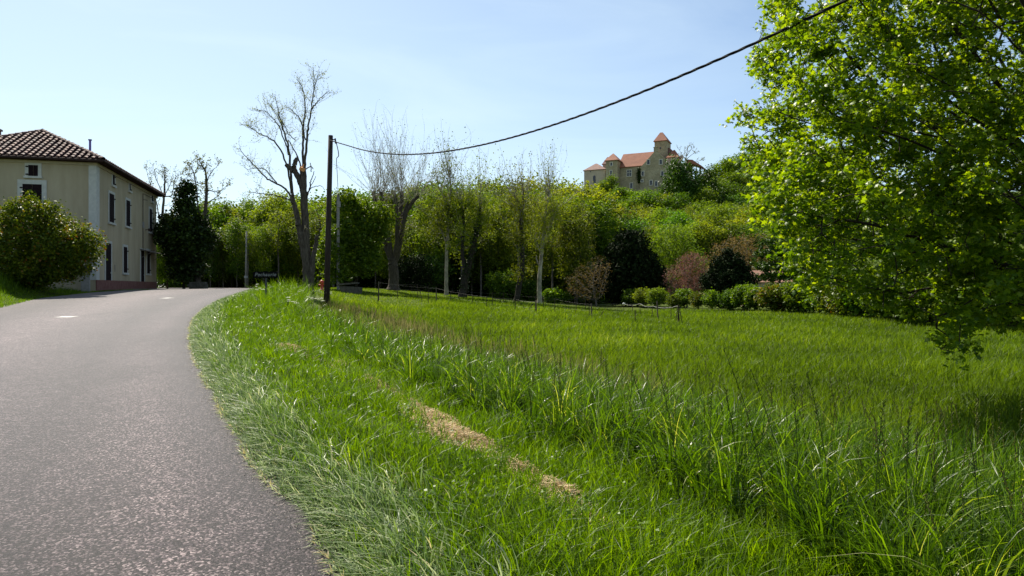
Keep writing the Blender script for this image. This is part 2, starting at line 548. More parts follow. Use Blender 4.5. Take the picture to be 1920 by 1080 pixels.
# ---------------------------------------------------------------- vegetation machinery
def frusta(A, B, ra, rb, sides=5):
    """vectorised tapered tubes between A and B"""
    A, B = np.asarray(A, float), np.asarray(B, float)
    n = len(A)
    d = B - A
    L = np.linalg.norm(d, axis=1)[:, None] + 1e-9
    d = d / L
    ref = np.where(np.abs(d[:, 2:3]) < .95, np.array([[0, 0, 1.0]]), np.array([[1.0, 0, 0]]))
    u = np.cross(d, ref); u /= np.linalg.norm(u, axis=1)[:, None] + 1e-9
    v = np.cross(d, u)
    th = 2 * PI * np.arange(sides) / sides
    ring = u[:, None, :] * np.cos(th)[None, :, None] + v[:, None, :] * np.sin(th)[None, :, None]
    A2 = A - d * np.minimum(ra[:, None] * .3, L * .2)
    V = np.concatenate([A2[:, None] + ring * ra[:, None, None], B[:, None] + ring * rb[:, None, None]], 1)
    k = np.arange(sides); k2 = (k + 1) % sides
    base = (np.arange(n) * 2 * sides)[:, None]
    Fq = np.stack([base + k, base + k2, base + sides + k2, base + sides + k], 2).reshape(-1, 4)
    return V.reshape(-1, 3), Fq

class Wood:
    def __init__(s): s.V, s.F, s.n = [], [], 0
    def add(s, VF):
        V, Fq = VF
        s.V.append(V); s.F.append(Fq + s.n); s.n += len(V)
    def obj(s, name, mat, parent):
        if not s.V: return None
        return npmesh(name, np.vstack(s.V), [np.vstack(s.F)], mat, parent=parent, smooth=True)

def leaf_mesh(name, P, size, mat, parent, r, kind='quad', up=.35, var=None, hang=0.0, tilt=None):
    """one small leaf at every point P"""
    n = len(P)
    nrm = r.normal(size=(n, 3)); nrm[:, 2] = np.abs(nrm[:, 2]) + up
    nrm /= np.linalg.norm(nrm, axis=1)[:, None]
    t = r.normal(size=(n, 3)); t[:, 2] -= hang
    t -= nrm * np.sum(t * nrm, 1)[:, None]
    t /= np.linalg.norm(t, axis=1)[:, None] + 1e-9
    b = np.cross(nrm, t)
    s = (size * r.uniform(.6, 1.25, n))[:, None]
    if kind == 'quad':
        prof = [(0, -.0, 0), (.45, .42, .10), (1, 0, -.05), (.45, -.42, .10)]
        faces = [(0, 1, 2, 3)]
        fk = [np.array(faces)]
    elif kind == 'clump':      # a spray of three crossing leaflets
        prof = [(-.5, 0, 0), (0, .32, .12), (.5, 0, 0), (0, -.32, .12),
                (0, -.5, .1), (.3, 0, -.1), (0, .5, .1), (-.3, 0, .25)]
        fk = [np.array([(0, 1, 2, 3), (4, 5, 6, 7)])]
    elif kind == 'maple':
        prof = [(0, 0, 0), (.18, .46, .02), (.42, .22, .09), (.62, .60, -.02), (.68, .18, .1), (1.05, 0, -.05),
                (.68, -.18, .1), (.62, -.60, -.02), (.42, -.22, .09), (.18, -.46, .02), (.5, 0, .14)]
        c = 10
        tri = [(0, 1, 2), (2, 3, 4), (4, 5, 10), (10, 5, 6), (6, 7, 8), (8, 9, 0)]
        fk = [np.array(tri), np.array([(0, 2, 4, 10), (0, 10, 6, 8)])]
    prof = np.array(prof, float)
    V = (P[:, None, :] + s[:, None] * (t[:, None, :] * prof[None, :, 0:1] + b[:, None, :] * prof[None, :, 1:2] + nrm[:, None, :] * prof[None, :, 2:3]))
    k = len(prof)
    fs = [(np.arange(n) * k)[:, None, None] + f[None] for f in fk]
    fs = [f.reshape(-1, f.shape[-1]) for f in fs]
    if var is None:
        var = r.beta(2, 2, n)
    vv = np.repeat(var, k)
    return npmesh(name, V.reshape(-1, 3), fs, mat, var=vv, parent=parent)

def ell_points(r, n, c, rad, shell=.0):
    d = r.normal(size=(n, 3)); d /= np.linalg.norm(d, axis=1)[:, None]
    rr = r.uniform(shell ** 3, 1, n) ** (1 / 3)
    return np.array(c) + d * rr[:, None] * np.array(rad)

def colonize(r, A, trunk, D=.5, di=3.0, dk=.9, iters=120, grav=0.0, maxn=9000):
    nodes = [np.array(p, float) for p in trunk]
    par = [-1] + list(range(len(trunk) - 1))
    Nn = np.array(nodes)
    A = np.array(A)
    dist = np.linalg.norm(A[:, None] - Nn[None], axis=2)
    ni = dist.argmin(1); nd = dist.min(1)
    Nodes = list(nodes)
    for it in range(iters):
        act = nd < di
        if not act.any():
            act = nd < nd.min() + D
        idx = ni[act]
        vec = A[act] - np.array(Nodes)[idx]
        vec /= np.linalg.norm(vec, axis=1)[:, None] + 1e-9
        u, inv = np.unique(idx, return_inverse=True)
        S = np.zeros((len(u), 3)); np.add.at(S, inv, vec)
        S += r.normal(size=S.shape) * .25
        S[:, 2] += grav
        S /= np.linalg.norm(S, axis=1)[:, None] + 1e-9
        base = np.array(Nodes)[u]
        new = base + S * D
        allN = np.array(Nodes)
        k0 = len(Nodes)
        keep = []
        for j in range(len(new)):
            dd = np.abs(allN - new[j]).sum(1).min()
            if dd > D * .35: keep.append(j)
        if not keep: break
        for j in keep:
            Nodes.append(new[j]); par.append(int(u[j]))
        NW = new[keep]
        dist = np.linalg.norm(A[:, None] - NW[None], axis=2)
        m = dist.min(1); a = dist.argmin(1)
        better = m < nd
        ni = np.where(better, a + k0, ni); nd = np.minimum(nd, m)
        live = nd > dk
        A, ni, nd = A[live], ni[live], nd[live]
        if len(A) == 0 or len(Nodes) > maxn: break
    return np.array(Nodes), np.array(par)

def pipe_radii(Nodes, par, r0=.012, n=2.3):
    acc = np.zeros(len(Nodes)); kids = np.zeros(len(Nodes), int)
    for i in range(len(Nodes) - 1, 0, -1):
        if kids[i] == 0: acc[i] = r0 ** n
        acc[par[i]] += acc[i] * 1.0
        kids[par[i]] += 1
    acc[0] = max(acc[0], r0 ** n)
    return acc ** (1 / n), kids

def skeleton_wood(Nodes, par, rad, thick=.05):
    i = np.arange(1, len(Nodes)); p_ = par[1:]
    w = Wood()
    big = rad[i] > thick
    if big.any():
        w.add(frusta(Nodes[p_[big]], Nodes[i[big]], np.minimum(rad[p_[big]], rad[i[big]] * 1.35), rad[i[big]], 9))
    sm = ~big
    if sm.any():
        w.add(frusta(Nodes[p_[sm]], Nodes[i[sm]], np.minimum(rad[p_[sm]], rad[i[sm]] * 1.5), rad[i[sm]], 4))
    return w

def limb_points(poly, n=10):
    P = np.array(poly, float)
    t = np.linspace(0, len(P) - 1, n * (len(P) - 1) + 1)
    out = []
    for tt in t:
        i = min(int(tt), len(P) - 2); f = tt - i
        p0 = P[max(i-1, 0)]; p1 = P[i]; p2 = P[i+1]; p3 = P[min(i+2, len(P)-1)]
        out.append(.5 * ((2*p1) + (-p0+p2)*f + (2*p0-5*p1+4*p2-p3)*f*f + (-p0+3*p1-3*p2+p3)*f**3))
    return np.array(out)

def grow_twigs(r, P, T, L, r0, n_seg=4, spread=.6, up=.3, curve=.25):
    """one crooked twig from every start point; returns edges"""
    n = len(P)
    d = T + r.normal(size=(n, 3)) * spread
    d[:, 2] += up
    d /= np.linalg.norm(d, axis=1)[:, None]
    pts = [P]
    q = P.copy()
    Ls = L * r.uniform(.5, 1.15, n)
    for k in range(n_seg):
        d = d + r.normal(size=(n, 3)) * curve
        d[:, 2] += up * .35
        d /= np.linalg.norm(d, axis=1)[:, None]
        q = q + d * (Ls / n_seg)[:, None]
        pts.append(q)
    pts = np.stack(pts, 1)          # n, seg+1, 3
    A = pts[:, :-1].reshape(-1, 3); B = pts[:, 1:].reshape(-1, 3)
    f = 1 - np.arange(n_seg + 1) / n_seg * .8
    ra = np.tile(r0 * f[:-1], n); rb = np.tile(r0 * f[1:], n)
    return pts, A, B, ra, rb

# ---------------------------------------------------------------- house by the road
HC = np.array([-27.6, 46.0]); HU = np.array([-.262, .965]); HVv = np.array([-.965, -.262])
HW, HL, HH = 9.4, 17.2, 8.45
hz = 1.5
m_render = simple('house_render', (.32, .27, .18), (.43, .37, .26), .7, .95, .1, .1, sc3=(1.4, 1.4, .35), lo=.3, hi=.7)
m_render_side = m_render
nt = m_render.node_tree
m_white = simple('window_surround', (.42, .42, .39), (.5, .5, .46), 4, .8)
m_shut = simple('shutter_brown', (.010, .006, .008), (.018, .011, .012), 8, .85, spec=.08)
m_plinth = simple('plinth_red', (.15, .06, .048), (.2, .095, .078), 3, .9)
m_tile, nt, p = newmat('roof_tile')
a_ = nt.nodes.new("ShaderNodeAttribute"); a_.attribute_name = 'var'
nf = noise(nt, 9, 5, .6)
cc = ramp(nt, a_.outputs['Fac'], [(0, (.03, .013, .015)), (.5, (.078, .033, .030)), (.85, (.125, .062, .05)), (1, (.17, .105, .08))])
nt.links.new(mixc(nt, .6, cc, ramp(nt, nf, [(.3, (.5, .45, .45)), (.65, (1.1, 1.1, 1.1))]), 'MULTIPLY'), p.inputs['Base Color'])
p.inputs['Roughness'].default_value = .85
m_gut = simple('gutter', (.03, .018, .016), (.045, .028, .024), 5, .8, spec=.1)
house = empty('farmhouse', (HC[0], HC[1], hz), 'three storey cream farmhouse with hipped tiled roof on the left beside the road', 'house')
house.rotation_euler = (0, 0, math.atan2(HU[1], HU[0]))
# local frame: +x runs away along the road side, +y runs left along the front
b = MB(); b.box((HL/2, HW/2, HH/2 + .3 - .4), (HL, HW, HH + .2)); b.build('wall', m_render, house)
b = MB(); b.box((HL/2, -.02, .28), (HL + .04, .06, .72)); b.build('plinth', m_plinth, house)
b = MB(); b.box((.32, -.015, HH/2 + .28), (.64, .03, HH - .7)).box((-.015, .2, HH/2+.28), (.03, .46, HH-.7)); b.build('corner_pilaster', m_white, house)
b = MB()
b.box((HL/2, -.05, HH - .12), (HL + .2, .1, .22)).box((-.05, HW/2 + .05, HH - .12), (.1, HW + .1, .22))
b.build('cornice', simple('cornice', (.36, .31, .22), (.42, .37, .28), 3, .9), house)
# roof of barrel tiles
ov = .55; RH = 2.68
def roof_plane(O, A, Up, width_at, n_rows, tile_w, r):
    """O eave corner, A unit along the eave, Up full slope vector, width_at(t)->(a0,a1)"""
    V, Fq, var = [], [], []
    Ul = np.linalg.norm(Up); U = Up / Ul
    Nm = np.cross(A, U); Nm /= np.linalg.norm(Nm)
    if Nm[2] < 0: Nm = -Nm
    n = 0
    W0, W1 = width_at(0)
    for i in range(n_rows):
        t0, t1 = i / n_rows, (i + 1.18) / n_rows
        t1 = min(t1, 1.01)
        a0, a1 = width_at(min(t0, 1)); b0, b1 = width_at(min((i + 1) / n_rows, 1))
        lo, hi = a0, a1
        ncol = int((W1 - W0) / tile_w)
        for j in range(ncol):
            ac = W0 + (j + .5) * tile_w
            if ac < max(a0, b0) - tile_w * .6 or ac > min(a1, b1) + tile_w * .6: continue
            v = r.beta(2, 2)
            jit = r.normal() * .012
            for (w0, w1, lift, sgn) in ((tile_w * .62, tile_w * .48, .06, 1),):
                K = 6
                for e, (tt, ww, lf) in enumerate(((t0, w0, lift + .035), (t1, w1, lift))):
                    for k in range(K + 1):
                        th = PI * k / K
                        P = O + A * (ac + jit + math.cos(th) * ww / 2) + U * (tt * Ul + jit) + Nm * (lf + math.sin(th) * ww * .42)
                        V.append(P); var.append(v)
                for k in range(K):
                    Fq.append((n + k, n + k + 1, n + K + 2 + k, n + K + 1 + k))
                # closed front lip
                Fq.append((n, n + 1, n + K - 1, n + K))
                Fq.append((n + 1, n + 2, n + K - 2, n + K - 1))
                n += 2 * (K + 1)
    return V, Fq, var
rr = np.random.default_rng(11)
X0, X1, Y0, Y1 = -ov, HL + ov, -ov, HW + ov
cy = (Y0 + Y1) / 2; hw = (Y1 - Y0) / 2
ze = HH + .06
ap1 = np.array([X0 + hw, cy, ze + RH]); ap2 = np.array([X1 - hw, cy, ze + RH])
V, Fq, var = [], [], []
def addplane(res):
    v, f, a = res
    o = len(V)
    V.extend(v); var.extend(a); Fq.extend([tuple(i + o for i in q) for q in f])
# front hip (towards camera)
addplane(roof_plane(np.array([X0, Y0, ze]), np.array([0, 1.0, 0]), np.array([hw, 0, RH]), lambda t: (hw * t, 2 * hw - hw * t), 13, .40, rr))
# road side
addplane(roof_plane(np.array([X0, Y0, ze]), np.array([1.0, 0, 0]), np.array([0, hw, RH]), lambda t: (hw * t, (X1 - X0) - hw * t), 13, .40, rr))
# hip and ridge caps
def caps(Pa, Pb):
    d = Pb - Pa; L = np.linalg.norm(d); n = int(L / .42)
    A = Pa + d[None] * (np.arange(n) / n)[:, None]; B = Pa + d[None] * ((np.arange(n) + 1.15) / n)[:, None]
    v, f = frusta(A + np.array([0, 0, .07]), B + np.array([0, 0, .07]), np.full(n, .17), np.full(n, .13), 8)
    o = len(V); V.extend(v.tolist()); var.extend(np.repeat(rr.beta(2, 2, n), 16).tolist()); Fq.extend([tuple(i + o for i in q) for q in f])
caps(np.array([X0, Y0, ze]), ap1); caps(np.array([X0, Y1, ze]), ap1); caps(ap1, ap2); caps(np.array([X1, Y0, ze]), ap2); caps(np.array([X1, Y1, ze]), ap2)
roof = npmesh('roof', np.array(V), [np.array(Fq)], m_tile, var=np.array(var), parent=house)
# roof underlay (solid)
b = MB()
c4 = [(X0, Y0, ze), (X1, Y0, ze), (X1, Y1, ze), (X0, Y1, ze)]
b.add(c4 + [tuple(ap1), tuple(ap2)] + [(x, y, z - .12) for x, y, z in c4],
      [(0, 1, 5, 4), (1, 2, 5), (2, 3, 4, 5), (3, 0, 4), (0, 6, 7, 1), (1, 7, 8, 2), (2, 8, 9, 3), (3, 9, 6, 0), (9, 8, 7, 6)])
b.build('roof_deck', simple('roof_deck', (.025, .015, .015), (.05, .03, .03), 4, .95, spec=.05), house)
b = MB()
b.tube([(X0 - .06, Y1, ze - .04), (X0 - .06, Y0 - .06, ze - .04), (X1, Y0 - .06, ze - .04)], .085, 8)
b.build('gutter', m_gut, house)
b = MB(); b.tube([(1.9, .9, ze + .5), (1.9, .9, ze + 1.72)], .075, 10).tube([(1.9, .9, ze + 1.72), (1.9, .9, ze + 1.79)], .12, 10)
flue = b.build('flue_pipe', simple('flue', (.12, .09, .3), (.18, .13, .4), 4, .5, metal=.2), house)

def on_side(px, py):
    """photo pixel -> (distance along, height above house base) on the road-side wall"""
    q = (px - 960) / F
    s = -(27.6 + 46 * q) / (-.262 * -1 * 1.0 + .965 * q)
    Y = 46 + .965 * s
    return s, EYE + (540 - py) / F * Y - hz
def on_front(px, py):
    q = (px - 960) / F
    s = (-27.6 - 46 * q) / (.965 - .262 * q)
    Y = 46 - .262 * s
    return s, EYE + (540 - py) / F * Y - hz

def opening(kind, s0, s1, z0, z1, side, fr=.17, extra=None, mat=None):
    """a closed shutter (or door) with its pale surround; side: True for the road wall"""
    def bx(b, a0, a1, h0, h1, t0, t1):
        if side: b.box(((a0+a1)/2, -(t0+t1)/2, (h0+h1)/2), (a1-a0, t1-t0, h1-h0))
        else: b.box((-(t0+t1)/2, (a0+a1)/2, (h0+h1)/2), (t1-t0, a1-a0, h1-h0))
        return b
    par = MB()
    bx(par, s0 - fr, s0, z0, z1, 0, .045); bx(par, s1, s1 + fr, z0, z1, 0, .045); bx(par, s0 - fr, s1 + fr, z1, z1 + fr, 0, .05)
    w = par.build('window' if kind == 'window' else 'door', m_white, house)
    if kind == 'window':
        b = MB(); bx(b, s0 - fr - .05, s1 + fr + .05, z0 - .14, z0, 0, .12); b.build('sill', m_white, w)
        mid_ = (s0 + s1) / 2
        for a0, a1 in ((s0, mid_ - .01), (mid_ + .01, s1)):
            b = MB(); bx(b, a0, a1, z0, z1, 0, .03)
            for hh in (z0 + (z1-z0)*.15, z0 + (z1-z0)*.85): bx(b, a0 + .02, a1 - .02, hh - .05, hh + .05, .03, .045)
            b.build('shutter', m_shut, w)
        for hh in (z0 + (z1-z0)*.15, z0 + (z1-z0)*.85): bx(MB(), s1, s1 + .14, hh - .04, hh + .04, .05, .09).build('hinge', m_shut, w)
    else:
        b = MB(); bx(b, s0, s1, z0, z1, 0, .02)
        for k in range(3): bx(b, s0 + .12, s1 - .12, z0 + .15 + k * (z1-z0)/3, z0 - .1 + (k+1) * (z1-z0)/3, .02, .035)
        d = b.build('door_leaf', mat or m_shut, w)
        b = MB(); bx(b, s1 - .16, s1 - .1, z0 + 1.0, z0 + 1.12, .035, .08); b.build('handle', m_white, d)
    return w
for (x0, x1, ya, yb) in ((209.5,215,328,347.5),(241,244.8,341,358),(283.2,286.9,361,378),
                         (203,214,363.5,417.4),(235,244,376,424.7),(279,285,392,435.5),(230,238.5,463,511.5),(274.5,281,470.5,513)):
    xm = (x0 + x1) / 2
    s0, s1 = on_side(x0, 400)[0], on_side(x1, 400)[0]
    zt, zb = on_side(xm, ya)[1], on_side(xm, yb)[1]
    opening('window', s0 + .1, s1 - .1, zb, zt, True)
for (x0, x1, ya, mt) in ((196.5, 208.5, 456, m_shut), (263, 270.5, 470, m_shut)):
    s0, s1 = on_side(x0, 400)[0], on_side(x1, 400)[0]
    opening('door', s0 + .1, s1 - .1, .12, on_side((x0+x1)/2, ya)[1], True, mat=mt)
s0, z1 = on_front(71.6, 310); s1, z0 = on_front(53.5, 330); opening('window', s0, s1, z0, z1, False, .2)
s0, z1 = on_front(78.7, 346); s1, z0 = on_front(42.5, 392); opening('window', s0, s1, z0, z1, False, .28)
s0, z1 = on_front(78.7, 452); s1, z0 = on_front(48, 500); opening('window', s0, s1, z0, z1, False, .22)
# awning over the far door, wires, lamp, meter box, letter box
s0, za = on_side(262, 466); s1, _ = on_side(293, 466)
b = MB(); b.prism([(s0, 0, za), (s0, -1.0, za - .25), (s0, -1.0, za - .31), (s0, 0, za - .08)], (s1 - s0 - .6, 0, 0))
for s in (s0 + .2, s1 - .9): b.tube([(s, -.02, za - .75), (s, -.85, za - .28)], .02, 6)
b.build('awning', simple('awning', (.10, .09, .08), (.16, .14, .13), 4, .7), house)
sc_, zc = on_side(267, 363); sc2, zc2 = on_side(261, 477); 
b = MB(); b.tube([(sc_, -.05, zc), (sc_, -.05, zc * .5 + zc2 * .5), (sc_, -.05, zc2)], .025, 6).tube([(sc_, -.05, zc), (sc_ + 3, -.06, zc + .03), (HL - .2, -.05, zc + .05)], .015, 5).tube([(sc_, -.04, zc - .5), (sc_ + .35, -.3, zc - .5)], .02, 5)
b.build('service_cable', m_gut, house)
b = MB(); b.box((sc_, -.07, zc - 2.6), (.2, .12, .5)); b.build('meter_box', simple('grey_box', (.2, .2, .2), (.26, .26, .26), 4, .6), house)
sl_, zl = on_side(272, 431); b = MB(); b.tube([(sl_, -.02, zl), (sl_, -.3, zl + .05)], .03, 6).box((sl_, -.34, zl), (.22, .16, .24)); b.build('wall_lamp', m_gut, house)
sl_, zl = on_side(215, 495); b = MB(); b.box((sl_, -.02, zl - .3), (.1, .035, .5)); b.build('house_plate', simple('plate', (.24, .21, .17), (.28, .25, .2), 5, .8), house)
# taller chimney seen at the very edge of the photograph
b = MB(); b.box((5.0, 7.9, ze + 1.4), (.7, .8, 2.6)).box((5.0, 7.9, ze + 2.75), (.85, .95, .12)); b.build('chimney', simple('chimney', (.16, .12, .1), (.24, .18, .15), 4, .9), house)

x, Y = (160.5 - 960) / F * 45.2, 45.2
mbx = empty('letterbox', (x, Y, gz(x, Y)), 'dark metal letterbox on a grey post at the corner of the farmhouse', 'letterbox', rz=math.atan2(HVv[1], HVv[0]))
b = MB(); b.box((0, 0, .62), (.5, .16, 1.24)); b.build('post', simple('post_concrete', (.22, .21, .19), (.3, .28, .26), 6, .9), mbx)
b = MB(); b.box((0, 0, 1.45), (.66, .36, .36)).prism([(-.36, -.2, 1.63), (-.36, .2, 1.63), (-.36, 0, 1.70)], (.72, 0, 0)); bo = b.build('box', simple('letterbox_metal', (.02, .022, .026), (.035, .036, .04), 4, .45), mbx)
b = MB(); b.box((0, .186, 1.5), (.4, .012, .05)); b.build('slot_flap', simple('flap', (.10, .10, .11), (.15, .15, .16), 4, .4), bo)

# ---------------------------------------------------------------- castle on the hill
CY = 250.0
CZ = 33.0
m_stone, nt, p = newmat('castle_stone')
tcn = nt.nodes.new("ShaderNodeTexCoord")
f1 = noise(nt, .25, 5, .65); f2 = noise(nt, 2.2, 5, .7)
c = ramp(nt, f1, [(.3, (.26, .215, .13)), (.55, (.39, .33, .205)), (.75, (.46, .4, .27))])
c = mixc(nt, .8, c, ramp(nt, f2, [(.3, (.55, .55, .5)), (.65, (1.15, 1.15, 1.1))]), 'MULTIPLY')
nt.links.new(c, p.inputs['Base Color']); p.inputs['Roughness'].default_value = .95
bump(nt, p, f2, .5, .1)
m_chap = simple('chapel_render', (.40, .33, .24), (.48, .40, .30), .4, .95)
m_croof, nt, p = newmat('castle_roof')
f1 = noise(nt, .5, 5, .6); f2 = noise(nt, 6, 5, .7, sc3=(1, 1, 3))
c = ramp(nt, f1, [(.3, (.24, .085, .045)), (.7, (.34, .13, .07))])
nt.links.new(mixc(nt, .7, c, ramp(nt, f2, [(.3, (.65, .6, .6)), (.7, (1.1, 1.1, 1.1))]), 'MULTIPLY'), p.inputs['Base Color']); p.inputs['Roughness'].default_value = .85
m_croof2 = simple('chapel_roof', (.15, .085, .07), (.24, .14, .115), 2, .85)
m_quoin = simple('dressed_stone', (.5, .46, .36), (.6, .56, .45), 2, .9)
m_glass = simple('castle_glass', (.012, .012, .02), (.02, .02, .03), 2, .2, spec=.6)
cast = empty('castle', (at(1205, 345, CY)[0], CY, CZ), 'stone castle with red roofs and a square keep on the wooded hilltop', 'castle')
K = .192 / 7.385                       # metres per enlarged-crop pixel
X_0 = 923.0                            # crop x of the castle's own origin
TH = math.radians(-26)               # the fronts look a little left of the camera, so right-hand sides show
cast.rotation_euler = (0, 0, TH)
CX0 = at(1205, 345, CY)[0]
def cx_(u, y=0.0):
    """enlarged-crop column u -> local x of a point at local depth y"""
    q = (1080 + u / 7.385 - 960) / F
    c, s_ = math.cos(TH), math.sin(TH)
    return (q * (CY + y * c) - CX0 + y * s_) / (c - q * s_)
def cz_(v, u=923.0, y=0.0):
    dep = CY + cx_(u, y) * math.sin(TH) + y * math.cos(TH)
    return EYE + (540 - (230 + v / 7.385)) / F * dep - CZ
def vol(name, u0, u1, v0, y0, y1, mat, zb=-7):
    b = MB(); z1 = cz_(v0, (u0+u1)/2, y0); xa, xb = cx_(u0, y0), cx_(u1, y0)
    b.box(((xa+xb)/2, (y0+y1)/2, (z1 + zb)/2), (xb-xa, y1-y0, z1 - zb)); return b.build(name, mat, cast)
def pyr(u0, u1, ve, ua, va, y0, y1, mat, ridge=0.0, ovh=.35, ridge_y=0.0, parent=None, name='roof'):
    um = (u0+u1)/2
    xa, xb = cx_(u0, y0) - ovh, cx_(u1, y0) + ovh; ya, yb = y0 - ovh, y1 + ovh; ym = (ya+yb)/2; xm = min(max(cx_(ua, ym), xa + .35*(xb-xa)), xb - .35*(xb-xa))
    ze_, za_ = cz_(ve, um, y0), cz_(va, um, ym)
    b = MB()
    b.add([(xa,ya,ze_),(xb,ya,ze_),(xb,yb,ze_),(xa,yb,ze_),(xm-ridge,ym-ridge_y,za_),(xm+ridge,ym-ridge_y,za_),(xm+ridge,ym+ridge_y,za_),(xm-ridge,ym+ridge_y,za_),
           (xa,ya,ze_-.18),(xb,ya,ze_-.18),(xb,yb,ze_-.18),(xa,yb,ze_-.18)],
          [(0,1,5,4),(1,2,6,5),(2,3,7,6),(3,0,4,7),(4,5,6,7),(0,8,9,1),(1,9,10,2),(2,10,11,3),(3,11,8,0),(11,10,9,8)])
    return b.build(name, mat, parent or cast)
def cwin(u, v, w, h, y, fr=.24, mull=False, mat=m_quoin):
    x, z = cx_(u, y), cz_(v, u, y); w *= K; h *= K
    b = MB()
    b.box((x - w/2 - fr/2, y - .08, z), (fr, .2, h)).box((x + w/2 + fr/2, y - .08, z), (fr, .2, h)).box((x, y - .08, z + h/2 + fr/2), (w + 2*fr, .2, fr)).box((x, y - .11, z - h/2 - fr/2), (w + 2*fr, .26, fr))
    if mull: b.box((x, y - .07, z), (.16, .12, h)).box((x, y - .065, z + h*.1), (w, .11, .16))
    f_ = b.build('window', mat, cast)
    b = MB(); b.box((x, y - .015, z), (w, .05, h)); b.build('pane', m_glass, f_)
# chapel
vol('chapel_wall', 112, 405, 652, 0, 8, m_chap); pyr(112, 405, 652, 280, 568, 0, 8, m_croof2, .3, name='chapel_roof')
b = MB(); x, z = cx_(254), cz_(785, 254); w = 36*K/2; hh = 55*K
arc = [(x - w, -.03, z - hh), (x + w, -.03, z - hh)] + [(x + w*math.cos(a), -.03, z + hh - w + w*1.1*math.sin(a)) for a in np.linspace(0, PI, 9)]
b.prism(arc, (0, -.05, 0)); b.build('arched_window', m_glass, cast)
b = MB(); b.box((cx_(200), -.03, cz_(678, 200)), (.35, .06, .35)); b.build('vent', m_glass, cast)
# turret behind, left tower
vol('turret', 372, 425, 575, 5.5, 9, m_chap); pyr(372, 425, 575, 450, 480, 5.5, 10.5, m_croof2, .2, name='turret_roof')
vol('stair_tower', 412, 572, 520, -1.5, 4.2, m_stone); pyr(412, 572, 520, 516, 428, -1.5, 4.2, m_croof, .1, .45)
cwin(490, 575, 26, 44, -1.5); cwin(486, 692, 26, 56, -1.5)
# main range
vol('range_wall', 572, 905, 607, 1.6, 12, m_stone)
b = MB(); e0 = cz_(607, 740, 1.2); e1 = cz_(420, 860, 6.8)
xa, xb, xr0, xr1 = cx_(572, 1.2), cx_(1100, 1.2), cx_(655, 6.8), cx_(1100, 6.8)
b.add([(xa,1.2,e0),(xb,1.2,e0),(xb,12.4,e0),(xa,12.4,e0),(xr0,6.8,e1),(xr1,6.8,e1),(xa,1.2,e0-.2),(xb,1.2,e0-.2),(xb,12.4,e0-.2),(xa,12.4,e0-.2)],
      [(0,1,5,4),(1,2,5),(2,3,4,5),(3,0,4),(0,6,7,1),(1,7,8,2),(2,8,9,3),(3,9,6,0),(9,8,7,6)])
b.build('roof', m_croof, cast)
cwin(738, 700, 62, 84, 1.6, mull=True); cwin(768, 872, 34, 70, 1.6)
# gable wing
g0, g1, ga = cx_(885, .6), cx_(1332, .6), cx_(1105, .6)
zE, zA = cz_(606, 1105), cz_(375, 1105)
b = MB(); b.prism([(g0, .6, -7), (g1, .6, -7), (g1, .6, zE), (ga, .6, zA), (g0, .6, zE)], (0, .9, 0)); b.build('gable_wall', m_stone, cast)
b = MB(); b.box(((g0+g1)/2, 7, (zE-2)/2), (g1-g0-.3, 11, zE+2)); b.build('wing_wall', m_stone, cast)
b = MB(); b.prism([(g0-.1, 1.5, zE-.1), (ga, 1.5, zA-.45), (g1+.1, 1.5, zE-.1)], (0, 12, 0)); b.build('wing_roof', m_croof, cast)
b = MB(); b.box((ga, 1.05, cz_(368, 1105)), (58*K, 1.0, 60*K)).box((ga, 1.05, cz_(334, 1105)), (70*K, 1.2, .2)).tube([(ga-.35,1.05,cz_(334, 1105)),(ga-.35,1.05,cz_(322, 1105))],.22,8).tube([(ga+.35,1.05,cz_(334, 1105)),(ga+.35,1.05,cz_(322, 1105))],.22,8); b.build('chimney', m_stone, cast)
for (u, v, w, h) in ((1004,547,34,62),(1175,545,34,60),(925,706,30,60),(1197,705,32,60),(915,806,26,26),(1040,832,34,62),(1112,845,30,66)):
    cwin(u, v, w, h, .6)
# ivy strip on the angle of the wing
ri = np.random.default_rng(4)
iv = np.stack([cx_(872, .6) + ri.normal(size=900)*.35, .5 + ri.normal(size=900)*.12, cz_(620) + (cz_(830)-cz_(620))*ri.uniform(0,1,900)], 1)
leaf_mesh('climbing_ivy', iv, .4, M['l_ivy'], cast, ri)
# keep
vol('keep_wall', 1087, 1254, 250, 7, 13.5, m_stone); pyr(1087, 1254, 250, 1186, 140, 7, 13.5, m_croof, .45, .35, ridge_y=.45, name='keep_roof')
b = MB(); x, z = cx_(1168, 7), cz_(352, 1168, 7); b.box((x, 6.97, z), (.5, .1, .6)); b.build('keep_window', m_glass, cast)
b = MB(); b.prism([(cx_(1262, 9), 9, cz_(470, 1300, 9)), (cx_(1345, 9), 9, cz_(470, 1300, 9)), (cx_(1330, 9), 9, cz_(400, 1300, 9)), (cx_(1290, 9), 9, cz_(345, 1300, 9)), (cx_(1262, 9), 9, cz_(345, 1300, 9))], (0, 5, 0)); b.build('rear_roof', m_croof2, cast)
